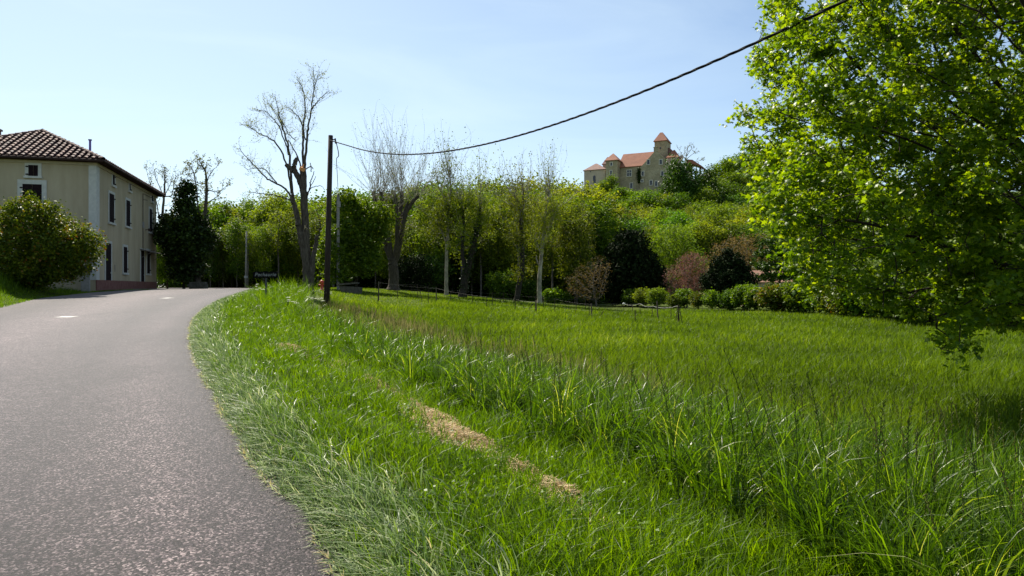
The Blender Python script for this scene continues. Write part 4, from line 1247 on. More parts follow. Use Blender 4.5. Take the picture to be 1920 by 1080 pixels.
MARKS = [(430, 'far left beside the ivy-covered tree'), (480, 'above the pale pole'), (530, 'above the village sign'), (575, 'left of the pruned tree'), (625, 'between pruned tree and wooden pole'), (700, 'behind the leafy tree'),
         (770, 'behind the big pollard'), (830, 'right of the big pollard'), (890, 'behind the ivy-clad fork'), (950, 'right of the ivy-clad fork'), (995, 'behind the straight dark tree'), (1050, 'behind the whitish trunk'), (1100, 'left of the castle chapel'),
         (1150, 'under the castle chapel'), (1200, 'under the castle range'), (1250, 'under the castle gable'), (1300, 'under the castle right end'), (1350, 'above the pink tree'), (1400, 'above the dark yew'), (1500, 'beside the maple edge'), (9999, 'seen through the maple')]
def wood_tree(k, x, Y, h, where, sx=None):
    if not isinstance(where, str):
        where = RANKS[where] + ', ' + [m_ for lim_, m_ in MARKS if 960 + F * x / Y < lim_][0]
    e0, zs = kinds[k]
    e = e0 if k not in used else copy_tree(e0)
    used.add(k)
    s = h / zs
    sx = sx or s * random.uniform(1.0, 1.25)
    e.location = (x, Y, gz(x, Y) - .3)
    e.scale = (sx, sx, s)
    e.rotation_euler = (0, 0, random.uniform(0, 6.28))
    e['label'] = LAB[k] + ', ' + where
    e['group'] = 'woodland trees'
    return e
SKY_X = [330, 380, 400, 450, 520, 600, 640, 700, 760, 800, 860, 900, 940, 1000, 1050, 1080, 1100, 1110, 1160, 1185, 1235, 1260, 1290, 1325, 1345, 1380, 1420, 1500, 1700, 1950, 2300]
SKY_Y = [392, 385, 386, 380, 371, 377, 378, 370, 364, 358, 352, 346, 348, 347, 346, 352, 352, 362, 358, 360, 360, 356, 334, 320, 292, 283, 284, 275, 270, 265, 265]
def skyz(x, Y, raise_=0):
    px = 960 + F * x / Y
    return EYE + (540 - (np.interp(px, SKY_X, SKY_Y) + raise_)) / F * Y
def plant_row(px0, px1, Y0, Y1, step, ks, where, lo=4, hi=16, drop=(0, 30), narrow=True, avoid=()):
    px = px0
    while px < px1:
        Y = random.uniform(Y0, Y1)
        x = (px - 960) / F * Y
        h = skyz(x, Y, random.uniform(*drop)) - gz(x, Y)
        h = max(lo, min(hi, h)) * (1 if h < hi else random.uniform(.85, 1.0))
        d = float(edge_dist([x], [Y])[0])
        if not (-11 < d < 1.2) and all(abs(px - a) > b_ for a, b_ in avoid):
            wood_tree(random.choice(ks), x, Y, h, where)
        px += step * random.uniform(.7, 1.3)
plant_row(392, 640, 83, 88, 21, [7, 3, 2, 7, 1], 0, 6, 10, (15, 60))
plant_row(296, 392, 84, 96, 20, [8, 1, 9], 0, 6, 9, (40, 60))
plant_row(395, 640, 80, 84, 26, [10, 10, 7], 0, 7, 11, (15, 60))
plant_row(640, 1110, 88, 92, 34, [10, 10, 2], 0, 8, 13, (0, 50))
plant_row(392, 640, 98, 106, 24, [1, 7, 0, 4, 0], 1, 8, 15, (-6, 24))
plant_row(380, 660, 116, 130, 31, [1, 0, 2, 4], 2, 9, 19, (-2, 8))
plant_row(388, 640, 90, 96, 24, [8, 9, 8], 0, 2.5, 6.0, (75, 125), narrow=False)
plant_row(630, 1120, 98, 101, 22, [8, 8, 9], 0, 4, 6.5, (80, 110), narrow=False)
plant_row(1110, 1560, 100, 106, 34, [9, 8, 9], 0, 3, 5, (70, 110), narrow=False)
plant_row(630, 1100, 93, 98, 46, [0, 2, 1, 6, 0], 0, 6, 11, (40, 80), avoid=[(955, 14)])
plant_row(640, 1130, 103, 110, 25, [0, 2, 0, 1, 1], 1, 8, 16, (-6, 26))
plant_row(640, 1130, 116, 130, 31, [0, 1, 2, 0], 2, 8, 20, (-3, 8))
plant_row(1080, 1560, 112, 120, 36, [0, 3, 2, 0, 1], 0, 7, 13, (15, 75))
plant_row(1100, 1540, 134, 146, 30, [0, 3, 2, 1, 0], 1, 7, 16, (14, 70))
plant_row(1100, 1540, 160, 172, 27, [0, 3, 1, 0, 5], 2, 7, 16, (6, 46))
plant_row(1080, 1540, 188, 198, 24, [0, 1, 3, 4], 3, 7, 16, (4, 34))
plant_row(1050, 1300, 208, 216, 20, [1, 4, 0, 1], 4, 8, 17, (2, 14))
plant_row(1085, 1290, 226, 230, 13, [4, 4, 1], 5, 5.0, 17, (-2, 9))
plant_row(1300, 1560, 212, 226, 22, [6, 1, 4, 1], 4, 9, 18, (18, 40))
plant_row(1310, 1500, 232, 238, 26, [6, 1, 4, 1], 4, 9, 16, (8, 24))
plant_row(1328, 1600, 242, 262, 20, [1, 6, 4, 7], 5, 8, 17, (-4, 8))
# dark broad tree against the castle's right end
for px, Y, h, k in ((1285, 222, 12.0, 6), (1312, 226, 10.5, 6), (1272, 232, 8.5, 1), (1140, 237, 5.5, 4), (1122, 238, 4.0, 4)):
    x = (px - 960) / F * Y
    e = wood_tree(k, x, Y, h, {1285: 'tallest one against the castle right end', 1312: 'under the castle timber gallery', 1272: 'just left of the tall dark castle tree', 1140: 'against the castle stair tower', 1122: 'against the castle chapel wall'}[px], None)
    zt = {1285: 309, 1312: 327, 1272: 326, 1140: 334, 1122: 348}[px]
    hh = EYE + (540 - zt) / F * Y - gz(x, Y)
    e.scale = (max(e.scale[0], hh / kinds[k][1] * .9), max(e.scale[1], hh / kinds[k][1] * .9), hh / kinds[k][1])
bare_px('bare_tree', 'small bare tree standing on the hilltop just behind the castle', [([(1284,345),(1285,310),(1287,292),(1290,276)], .3, .06), ([(1286,300),(1278,288),(1272,279)], .12, .04), ([(1286,300),(1297,290),(1308,284)], .12, .04), ([(1288,292),(1296,280),(1301,277)], .1, .03), ([(1286,308),(1305,303),(1316,300)], .1, .03)], 268, 47, 700, .8, 2.6, M['bark_grey'], lsz=.28)

# ---- hedge of young shrubs along the far edge of the meadow
HP = [(1030, 566, 1.3), (1062, 570, 1.5), (1090, 570, 1.4), (1118, 572, 1.7), (1150, 574, 1.6), (1182, 576, 2.1), (1206, 577, 2.4), (1232, 578, 1.9), (1262, 580, 1.7), (1284, 580, 1.9), (1310, 581, 1.7), (1338, 582, 2.0), (1368, 583, 2.2), (1397, 584, 2.6), (1420, 586, 2.3), (1446, 588, 2.5), (1472, 588, 2.6), (1500, 590, 2.7), (1528, 592, 2.7), (1556, 594, 2.9), (1584, 597, 3.0), (1612, 599, 3.2), (1642, 602, 3.2), (1672, 605, 3.3), (1704, 608, 3.4), (1738, 611, 3.4), (1774, 614, 3.6), (1812, 617, 3.6), (1854, 620, 3.6), (1900, 624, 3.8), (1950, 628, 3.8)]
hk = []
for k in range(4):
    e = make_tree('hedge_shrub', 90 + k, (0, 0, -500), [((0, 0, .62), (.62, .55, .42), 2), ((random.uniform(-.3, .3), 0, .75), (.35, .35, .3), 1)], trunk_h=.18, n_attr=260, D=.12, dk=.14, di=1, leaf=M[['l_bright', 'l_green', 'l_yellow', 'l_bush'][k]], n_leaf=2600, lsize=.085, lsp=.075, bark=M['bark_dark'], r0=.006, label='x', cat='shrub', crownname='foliage', thick=.02)
    hk.append(e)
hused = set()
names_h = ['bright green', 'mid green', 'yellowish', 'olive green']
for i, (px, py, h) in enumerate(HP):
    x, Y, z = hit(px, py)
    k = random.choice([0, 1, 0, 2, 3]) if i > 3 else 0
    for rep in range(2 if h > 2.4 else 1):
        e = hk[k] if k not in hused else copy_tree(hk[k])
        hused.add(k)
        e.location = (x + rep * random.uniform(.6, 1.0), Y + rep * 1.2 + random.uniform(-.3, .3), z - .05)
        hh = h * random.uniform(.85, 1.1)
        e.scale = (hh * .95, hh * .95, hh)
        e.rotation_euler = (0, 0, random.uniform(0, 6.28))
        pxh = 960 + F * e.location.x / e.location.y
        e['label'] = names_h[k] + ' hedge shrub ' + [m_ for lim_, m_ in ((1070, 'right of the whitish trunk'), (1110, 'by the thin grey tree'), (1165, 'left of the metal rod'), (1215, 'under the black conifer'), (1262, 'at the conifer right edge'), (1320, 'under the pink tree'), (1352, 'left of the dark yew'), (1400, 'under the dark yew'), (1470, 'before the cottage'), (1540, 'right of the cottage'), (1600, 'under the maple left edge'), (1700, 'under the maple middle'), (1800, 'behind the hanging maple branch'), (9999, 'at the right frame edge')) if pxh < lim_][0]
        e['group'] = 'hedge shrubs along the meadow'
        k = random.choice([0, 1, 3])

# ---- big field maple overhead at the right
r = np.random.default_rng(101)
TX, TY = 11.3, 12.6
tz = gz(TX, TY)
# crown envelope in photo pixels -> keep only attractors inside it
env_y = [-900, -300, 0, 60, 110, 150, 200, 300, 400, 470, 530, 580, 605, 640, 690, 700]
env_x = [1700, 1520, 1415, 1412, 1380, 1408, 1372, 1374, 1396, 1435, 1480, 1590, 1710, 1755, 1780, 2300]
def in_env(P):
    px = 960 + F * P[:, 0] / P[:, 1]; py = 540 - F * (P[:, 2] - EYE) / P[:, 1]
    lim = np.interp(py, env_y, env_x)
    low = np.where(px > 1815, 612 + 16 * np.sin(px * .05), 2000)
    return (px > lim + 14) & (py < low)
A = np.vstack([ell_points(r, 5200, (TX - 1.0, TY, 6.3), (6.9, 5.2, 5.6), .35), ell_points(r, 1500, (TX - 2.4, TY, 8), (5.5, 4.5, 4.4), .0), ell_points(r, 1600, (8.6, 9.8, 6.2), (3.6, 2.8, 3.6), .0), ell_points(r, 420, (4.9, 10.4, 2.6), (1.4, 1.2, 1.1), .0), ell_points(r, 350, (5.0, 11.9, 3.8), (1.5, 1.1, 1.2), .0), ell_points(r, 1500, (TX - 3.4, TY - 1.5, 3.2), (3.6, 3.0, 2.4), .0), ell_points(r, 1500, (8.2, 10.6, 2.6), (2.9, 2.4, 2.2), .0), ell_points(r, 1000, (6.2, 10.8, 1.9), (2.0, 1.6, 1.5), .0), ell_points(r, 110, (6.1, 9.4, .85), (.55, .5, .5), .0)])
A = A[in_env(A) & (A[:, 2] > .35)]
print('attractors', len(A))
tr = [(TX + .1 * math.sin(t * 2), TY, tz - .2 + t * 2.5) for t in np.linspace(0, 1, 7)]
Nd, pa = colonize(r, A, tr, .28, 3.2, .40, iters=170, grav=0.0, maxn=14000)
rad, kids = pipe_radii(Nd, pa, .0075, 2.2)
print('maple nodes', len(Nd), 'trunk r', rad[0])
rad = np.minimum(rad, .45)
mp_ = empty('field_maple', (TX, TY, tz), 'big fresh-leaved maple overhanging the meadow from the right edge', 'tree')
inv = Matrix.Translation((-TX, -TY, -tz))
wd = skeleton_wood(Nd, pa, rad, .05)
t_ = wd.obj('trunk', M['bark_dark'], mp_); t_.matrix_parent_inverse = inv
# leaves hang in tufts on the fine twigs
fine = np.where((rad < .022) & (np.arange(len(Nd)) > 8))[0]
fine = fine[r.uniform(size=len(fine)) < .48]
nt_ = 24500
pf = 960 + F * Nd[fine, 0] / Nd[fine, 1]
wf = np.where(pf < 2060, 1.0, .7) * np.where((540 - F * (Nd[fine, 2] - EYE) / Nd[fine, 1]) < -40, .8, 1.0); wf /= wf.sum()
tc_ = Nd[r.choice(fine, nt_, p=wf)] + r.normal(size=(nt_, 3)) * .11
k_ = 9
P = np.repeat(tc_, k_, axis=0) + r.normal(size=(nt_ * k_, 3)) * np.array([.07, .07, .045])
pxs = 960 + F * P[:, 0] / P[:, 1]; pys = 540 - F * (P[:, 2] - EYE) / P[:, 1]
v = np.clip(np.repeat(r.beta(2, 2, nt_), k_) * .6 + r.uniform(0, .4, len(P)), 0, 1)
l_ = leaf_mesh('crown', P, .082, M['maple'], mp_, r, 'maple', .45, v, .3); l_.matrix_parent_inverse = inv
print('trees done')

# ---------------------------------------------------------------- poles, cable, sign and small things
m_pole = simple('pole_wood', (.022, .014, .012), (.05, .034, .028), 5, .9, .5, sc3=(4, 4, .4))
m_conc = simple('pole_concrete', (.20, .19, .17), (.3, .28, .25), 4, .9)
m_cable = simple('cable_black', (.008, .008, .009), (.014, .014, .016), 5, .85, spec=.08)
m_iron = simple('post_iron', (.03, .02, .015), (.075, .045, .03), 9, .9)
m_wire = simple('fence_wire', (.12, .11, .10), (.2, .19, .17), 5, .6, metal=.3)
m_postw = simple('post_wood', (.06, .045, .03), (.14, .11, .08), 8, .95, sc3=(3, 3, .5))
PY = 35.0
pb = at(612, 552, PY); pt = at(620, 254, PY)
pole = empty('utility_pole', (float(pb[0]), PY, gz(pb[0], PY)), 'tall dark wooden pole carrying the cable, beside the pruned tree', 'utility pole')
pz0 = gz(pb[0], PY)
b = MB(); b.tube([(0, 0, -.3), (0 + (pt[0]-pb[0]) * .5, 0, (pt[2]-pz0) * .5), (pt[0] - pb[0], 0, pt[2] - pz0)], [.155, .135, .115], 14); b.build('shaft', m_pole, pole, True)
b = MB(); b.tube([(pt[0]-pb[0]+.1, -.02, pt[2]-pz0-.2), (pt[0]-pb[0]+.26, -.05, pt[2]-pz0-.24)], .03, 6).tube([(pt[0]-pb[0]+.24, -.05, pt[2]-pz0-.16), (pt[0]-pb[0]+.27, -.05, pt[2]-pz0-.42)], .04, 6); b.build('bracket', m_cable, pole)

def twisted(name, pts, rad_, strand, turns, label, parent=None):
    Q = limb_points(pts, 60)
    T = np.gradient(Q, axis=0); T /= np.linalg.norm(T, axis=1)[:, None]
    u = np.cross(T, [0, 0, 1.0]); u /= np.linalg.norm(u, axis=1)[:, None]; v = np.cross(T, u)
    s = np.concatenate([[0], np.cumsum(np.linalg.norm(np.diff(Q, axis=0), axis=1))])
    b = MB()
    for k in range(3):
        th = s * turns * 2 * PI + k * 2 * PI / 3
        P = Q + u * (np.cos(th) * strand)[:, None] + v * (np.sin(th) * strand)[:, None]
        b.tube(P, rad_, 5)
    return b, Q
# fitted sag between the pole and the next one behind the camera
pxl = [(627,263),(700,284),(760,289),(850,283),(950,262),(1050,232),(1150,195),(1210,165),(1300,128),(1400,88),(1500,45),(1580,5)]
P3 = []
for (a, b2) in pxl:
    q = (a - 960) / F
    Y = min(10.4 / (q + .563), 34.9)
    P3.append((q * Y, Y, EYE + (540 - b2) / F * Y))
P3 = np.array(P3)
cf = np.polyfit(P3[:, 1], P3[:, 2], 3)
yy = np.linspace(P3[0, 1], 8.2, 14)
cab = [(10.4 - .563 * y_, y_, float(np.polyval(cf, y_))) for y_ in yy]
cab[0] = (float(pt[0]) + .25, P3[0, 1], float(P3[0, 2]))
for y_ in (6.5, 4.0, 1.0, -4.0, -10.0):
    cab.append((10.4 - .563 * y_, y_, cab[-1][2] + (.10 if y_ > 5 else .35 if y_ > 0 else 1.2)))
b, Q = twisted('overhead_cable', cab, .0135, .0135, .9, '')
o = b.build('overhead_cable', m_cable, None, True)
tag(o, 'thick twisted black cable sagging from the wooden pole to the upper right', 'cable')
# second pole, service drop
P2Y = 62.5
p2t = at(634, 365, P2Y)
pole2 = empty('utility_pole', (float(p2t[0]), P2Y, gz(p2t[0], P2Y)), 'grey concrete pole half buried in the leafy tree behind the wooden pole', 'utility pole')
h2 = p2t[2] - gz(p2t[0], P2Y)
b = MB(); b.box((0, 0, h2 * .5 - .2), (.21, .21, h2 + .4)); b.build('shaft', m_conc, pole2)
b = MB(); b.tube([(.1, -.17, h2 - .4), (.1, -.17, h2 - 2.2)], .06, 6).box((.12, -.2, h2 - .9), (.3, .12, .5)); b.build('bracket', m_conc, pole2)
cab2 = [(pt[0] + .26, PY, pt[2] - .25), (pt[0] + .3, PY + .4, pt[2] - .9)] + [tuple(at(a, c, PY + (P2Y - PY) * f)) for a, c, f in ((631, 300, .35), (632.5, 330, .65), (633.5, 352, .88), (634.5, 368, 1.0))]
b, Q = twisted('c', cab2, .012, .012, .8, '')
o = b.build('service_cable', m_cable, None, True); tag(o, 'thin black cable dropping from the wooden pole to the grey pole behind', 'cable')
# thin pale pole by the far road, and metal rod in front of the dark conifer
Y = 80.0; x = (461 - 960) / F * Y; z = gz(x, Y)
e = empty('lamp_pole', (x, Y, z), 'thin pale grey pole beyond the road bend, left of the village sign', 'pole')
b = MB(); b.tube([(0, 0, -.2), (.03, 0, 3.4), (.08, 0, EYE + (540 - 434) / F * Y - z)], [.13, .10, .08], 10); b.build('shaft', m_conc, e, True)
b = MB(); b.tube([(0.01, 0, 1.35), (0.01, 0, 1.6)], .2, 10); b.build('band', simple('band', (.3, .3, .28), (.4, .4, .38), 5, .8), e)
x, Y, z = hit(1177, 572)
o = MB().tube([(x, Y, z), (x, Y, EYE + (540 - 503) / F * Y)], .05, 8).build('metal_rod', m_conc); tag(o, 'thin grey metal rod standing in front of the black conifer', 'rod')

# village sign "Pechaurie"
SY = 30.0
sx = (498 - 960) / F * SY; sz = gz(sx, SY)
sg = empty('village_sign', (sx, SY, sz), 'small black village name sign on a post in the roadside grass', 'sign')
zc_ = EYE + (540 - 515) / F * SY - sz
Ws, Hs = 46 / F * SY, 11.6 / F * SY
def rrect(w, h, rd_, n=6):
    pts = []
    for cx__, cz__, a0 in ((w/2-rd_, h/2-rd_, 0), (-w/2+rd_, h/2-rd_, 90), (-w/2+rd_, -h/2+rd_, 180), (w/2-rd_, -h/2+rd_, 270)):
        for k in range(n + 1):
            a = math.radians(a0 + 90 * k / n); pts.append((cx__ + rd_ * math.cos(a), cz__ + rd_ * math.sin(a)))
    return pts
b = MB(); b.prism([(a, -.025, zc_ + c) for a, c in rrect(Ws, Hs, .045)], (0, .04, 0))
m_blk = simple('sign_black', (.003, .003, .003), (.006, .006, .006), 5, .7, spec=.05)
panel = b.build('panel', m_blk, sg)
b = MB(); b.tube([(0, .05, -.2), (0, .05, zc_ + .02)], .045, 10).box((0, .03, zc_), (.16, .04, .1)); b.build('post', simple('sign_post', (.04, .042, .045), (.07, .07, .075), 6, .6), sg)
cu = bpy.data.curves.new('lettering', 'FONT'); cu.body = 'Pechaurie'; cu.size = Hs * .78; cu.shear = .25; cu.align_x = 'CENTER'; cu.align_y = 'CENTER'; cu.extrude = .002; cu.offset = .0035; cu.space_character = 1.12
to = bpy.data.objects.new('tmp_text', cu); COL.objects.link(to)
bpy.context.view_layer.update()
me = bpy.data.meshes.new_from_object(to.evaluated_get(bpy.context.evaluated_depsgraph_get()))
bpy.data.objects.remove(to)
me.materials.clear(); me.materials.append(simple('sign_white', (.16, .16, .16), (.22, .22, .22), 5, .6))
lt = bpy.data.objects.new('lettering', me); COL.objects.link(lt); lt.parent = panel
lt.location = (0, -.032, zc_); lt.rotation_euler = (PI/2, 0, 0)

# fire hydrant, stone trough, low wall, bollard
Y = 56.0; x = (603.5 - 960) / F * Y; z = gz(x, Y)
e = empty('fire_hydrant', (x, Y, z), 'small red fire hydrant glimpsed between the pruned tree and the wooden pole', 'hydrant')
m_red = simple('hydrant_red', (.42, .035, .02), (.5, .06, .03), 6, .5)
b = MB(); b.tube([(0,0,-.1),(0,0,.1),(0,0,.12),(0,0,.62),(0,0,.68),(0,0,.72),(0,0,.84),(0,0,.9)], [.18,.18,.12,.12,.19,.19,.13,.04], 14); b.build('body', m_red, e, True)
b = MB(); b.tube([(-.25,0,.5),(.25,0,.5)], .06, 10).tube([(0,-.24,.45),(0,0,.45)], .075, 10); b.build('outlet', m_red, e)
Y = 58.0; x = (655 - 960) / F * Y; z = gz(x, Y)
e = empty('stone_trough', (x, Y, z), 'dark weathered stone trough with a slanting lid, in the shade right of the wooden pole', 'trough')
m_ds = simple('dark_stone', (.05, .045, .035), (.11, .10, .08), 4, .95, .5)
b = MB(); b.prism([(-.5, -.5, -.1), (.95, -.5, -.1), (1.0, -.5, .5), (-.75, -.5, .62)], (0, 1.0, 0)); b.build('basin', m_ds, e)
b = MB(); b.prism([(-.85, -.6, .64), (.7, -.6, .80), (.7, -.6, .92), (-.85, -.6, .80)], (0, 1.2, 0)); b.build('lid', m_ds, e)
Y = 57.0; x0 = (356 - 960) / F * Y; x1 = (386 - 960) / F * Y; z = gz(x0, Y)
b = MB()
random.seed(5)
for row in range(3):
    xx = x0 - .3 * (row % 2) * .5
    while xx < x1:
        w_ = random.uniform(.25, .45); b.box((xx + w_/2, Y + random.uniform(-.02, .02), z + .1 + row * .2), (w_ - .02, .35, .19)); xx += w_
o = b.build('low_stone_wall', m_ds); tag(o, 'low rough stone wall at the foot of the ivy-covered tree', 'wall')
Y = 48.0; x = (531 - 960) / F * Y; z = gz(x, Y)
o = MB().tube([(x, Y, z - .1), (x, Y, z + .8), (x, Y, z + .86)], [.09, .08, .04], 10).build('wooden_stump', m_postw); tag(o, 'short dark wooden stump post right of the village sign', 'post')

# cottage half hidden behind the hedge
Y = 82.0; x = (1448 - 960) / F * Y; z = gz(x, Y)
e = empty('cottage', (x, Y, z), 'little pale pink cottage mostly hidden behind the hedge and the layered conifer', 'house')
b = MB(); b.box((0, 2.2, 1.35), (5.2, 4.4, 3.1)); b.build('wall', simple('cottage_wall', (.42, .33, .27), (.5, .4, .33), 2, .9), e)
b = MB(); b.prism([(-2.9, -.3, 2.85), (-2.9, 4.7, 2.85), (-2.9, 2.2, 4.3)], (5.8, 0, 0)); b.build('roof', simple('cottage_roof', (.26, .13, .09), (.34, .19, .13), 3, .9), e)
for wx in (-1.5, 1.2):
    f_ = MB().box((wx, -.03, 1.75), (1.1, .1, 1.2)).build('window', m_white, e)
    MB().box((wx, -.09, 1.75), (.86, .03, .98)).build('pane', simple('blue_shutter', (.12, .2, .4), (.16, .26, .48), 4, .4), f_)
f_ = MB().box((-.15, -.03, 1.0), (1.0, .08, 2.0)).build('door', m_postw, e)
MB().box((.2, -.09, 1.0), (.06, .04, .12)).build('handle', m_conc, f_)

# ---------------------------------------------------------------- paddock fence
posts = [(710,566,532,0),(708,568,541,.1),(745,562,538,0),(783,560,536,0),(792,566,546,-.25),(803,568,547,0),(818,573,543,0),(845,569,551,0),(861,566,548,0),(884,573,557,.12),(912,581,559,.04),(923,580,553,0),(944,573,552,0),(966,585,563,0),
         (1004,588,560,0),(1006,592,568,-.03),(1019,580,560,0),(1040,591,563,.02),(1079,591,573,.1),(1098,583,563,0),(1104,597,577,.05),(1109,597,573,0),(1122,598,588,.7),(1169,585,573,0),(1186,588,574,0),(1191,608,586,0),(1200,594,573,0),(1222,596,578,.1),(1234,604,569,-.05),(1258,602,583,0),(988,586,573,.7),(989,586,572,-.7)]
near_line = [0,2,5,6,10,13,15,17,21,28]
P_top = {}
for i, (px, pb_, ptp, ln) in enumerate(posts):
    x, Y, z = hit(px, pb_ - 1)
    h = (pb_ - ptp) / F * Y + .12
    thick = .045 if i in (6, 15, 21, 28, 0) else .026
    b = MB(); b.tube([(0, 0, -.15), (ln * h * .5, random.uniform(-.02, .02), h * .5), (ln * h, 0, h)], [thick, thick, thick * .9], 6)
    o = b.build('fence_post', m_postw if thick > .04 else m_iron)
    o.location = (x, Y, z)
    tag(o, None, 'fence post', 'posts of the paddock fence')
    P_top[i] = (x + ln * h, Y, z + h)
    if abs(ln) > .5: lab = 'short stake leaning over in the paddock grass'
    elif i == 0: lab = 'stout grey corner post at the left end of the paddock fence'
    elif thick > .04: lab = 'thicker dark wooden post of the paddock fence'
    elif i in (12, 16, 19, 23, 24, 26, 29, 8, 2, 3): lab = 'thin stake, farther line of the fence'
    else: lab = 'thin rusty stake, nearer line of the fence'
    mk = [m_ for lim_, m_ in ((760, 'before the big pollard'), (850, 'before the slim pale trunk'), (930, 'before the ivy-clad fork'), (990, 'before the straight dark tree'), (1060, 'before the whitish trunk'), (1130, 'before the thin grey tree'), (1210, 'before the black conifer'), (9999, 'before the pink tree')) if px < lim_][0]
    o['label'] = lab if i == 0 else lab.replace('of the paddock fence', 'of the fence') + ', ' + mk
def wire(ids, label, drops=(.08, .5), name='fence_wire', rad_=.0028, mat=m_wire):
    b = MB()
    for dr in drops:
        pts = []
        L = [P_top[i] for i in ids]
        for a, c in zip(L[:-1], L[1:]):
            for t in np.linspace(0, 1, 7)[:-1]:
                pts.append((a[0]+(c[0]-a[0])*t, a[1]+(c[1]-a[1])*t, a[2]+(c[2]-a[2])*t - dr - .06*math.sin(PI*t)))
        pts.append((L[-1][0], L[-1][1], L[-1][2] - dr))
        b.tube(pts, rad_, 4)
    o = b.build(name, mat); tag(o, label, 'wire')
wire([0, 3, 8, 12, 16, 19, 23], 'sagging wires of the farther side of the paddock fence')
wire([0, 6, 10, 13, 15, 17, 21, 28], 'sagging wires of the nearer side of the paddock fence')
# corner bundle of stakes and the pale rope to it
x, Y, z = hit(1272, 608)
e = empty('corner_stakes', (x, Y, z), 'bundle of dark stakes leaning together at the right corner of the paddock', 'stakes')
for dx, tx in ((-.22, 0), (-.1, .02), (.12, -.02), (.24, 0.02), (.02, .0)):
    MB().tube([(dx, random.uniform(-.15, .15), -.1), (tx, 0, 1.2)], [.028, .022], 6).build('stake', m_iron, e)
b = MB(); rp = [P_top[23], P_top[26], P_top[27], (x, Y, z + 1.15)]
pts = []
for a, c in zip(rp[:-1], rp[1:]):
    for t in np.linspace(0, 1, 9)[:-1]: pts.append((a[0]+(c[0]-a[0])*t, a[1]+(c[1]-a[1])*t, a[2]+(c[2]-a[2])*t - .14*math.sin(PI*t)))
pts.append(rp[-1]); b.tube(pts, .008, 5); o = b.build('fence_rope', simple('rope', (.4, .4, .37), (.55, .55, .5), 5, .8)); tag(o, 'pale rope running to the bundle of corner stakes', 'rope')
hx_, hY_, hz_ = P_top[23]
b = MB(); b.tube([(hx_-.12, hY_, hz_-.02), (hx_, hY_, hz_+.06), (hx_+.18, hY_, hz_+.02)], [.03, .06, .03], 8); o = b.build('white_insulator', simple('white_cloth', (.7, .7, .68), (.8, .8, .78), 8, .8)); tag(o, 'small white wrapping on top of a far paddock stake', 'wrapping')

# ---------------------------------------------------------------- grass
def blades(name, X, Y, h, w, mat, seed, nseg=3, bend=.45, lean=None, leanamt=0.0, var=None, az=None, droop=0.0):
    r = np.random.default_rng(seed)
    n = len(X)
    Z = ground(X, Y)
    B = np.stack([X, Y, Z - .02], 1)
    if az is None: az = r.uniform(0, 2 * PI, n)
    d = np.stack([np.cos(az), np.sin(az)], 1)
    if lean is not None:
        d = d + lean * leanamt
    mag = np.linalg.norm(d, axis=1)
    d = d / mag[:, None]
    bd = bend * r.uniform(.15, 1.25, n) * (1 + (.6 * leanamt if lean is not None else 0))
    tw = r.uniform(0, 2 * PI, n)
    side = np.stack([np.cos(tw), np.sin(tw), np.zeros(n)], 1)
    t = np.linspace(0, 1, nseg + 1)
    V = np.zeros((n, nseg + 1, 2, 3))
    for k, tt in enumerate(t):
        out = bd * (tt * tt * (1 - droop) + droop * (.35 * tt + .9 * tt ** 4)) * h
        up = h * (tt - .42 * np.minimum(bd, 1.3) * tt ** (2.2 + 2.2 * droop) - droop * .35 * bd * max(tt - .6, 0) ** 1.5)
        c = B + np.stack([d[:, 0] * out, d[:, 1] * out, up], 1)
        ww = (w * (1 - tt ** 2.2) * .5 + w * .03)[:, None]
        V[:, k, 0] = c - side * ww; V[:, k, 1] = c + side * ww
    base = (np.arange(n) * (nseg + 1) * 2)[:, None]
    k = np.arange(nseg)[None] * 2
    Fq = np.stack([base + k, base + k + 1, base + k + 3, base + k + 2], 2).reshape(-1, 4)
    if var is None: var = r.beta(2, 2.2, n)
    vv = np.repeat(var, (nseg + 1) * 2)
    return npmesh(name, V.reshape(-1, 3), [Fq], mat, var=vv)

def scatter(n, Y0, Y1, px0, px1, seed, power=1.0):
    r = np.random.default_rng(seed)
    Y = Y0 + (Y1 - Y0) * r.uniform(0, 1, n) ** power
    px = r.uniform(px0, px1, n)
    return (px - 960) / F * Y, Y, r

def dnoise(x, y, f=1.0):
    return .5 + .25 * (np.sin(x * 1.7 * f + 1.1 * np.sin(y * 1.3 * f)) + np.cos(y * 2.1 * f + 1.7 * np.sin(x * .9 * f + 2)))

def ndir(X, Y):
    """unit vector pointing towards the road"""
    e = .05
    d0 = edge_dist(X, Y); dx = (edge_dist(X + e, Y) - d0) / e; dy = (edge_dist(X, Y + e) - d0) / e
    v = -np.stack([dx, dy], 1); return v / (np.linalg.norm(v, axis=1)[:, None] + 1e-9)

STRAW = [hit(*p_) for p_ in ((545, 655), (625, 690), (700, 722), (765, 768), (820, 800), (890, 838), (975, 890), (1045, 935), (1120, 990))]
SP = np.array([(a, b_) for a, b_, _ in STRAW])
def straw_d(x, y):
    best = np.full(x.shape, 9.0)
    for a, b_ in zip(SP[:-1], SP[1:]):
        d = b_ - a; t = np.clip(((x-a[0])*d[0] + (y-a[1])*d[1]) / (d @ d), 0, 1)
        best = np.minimum(best, np.hypot(x - a[0] - t*d[0], y - a[1] - t*d[1]))
    return best
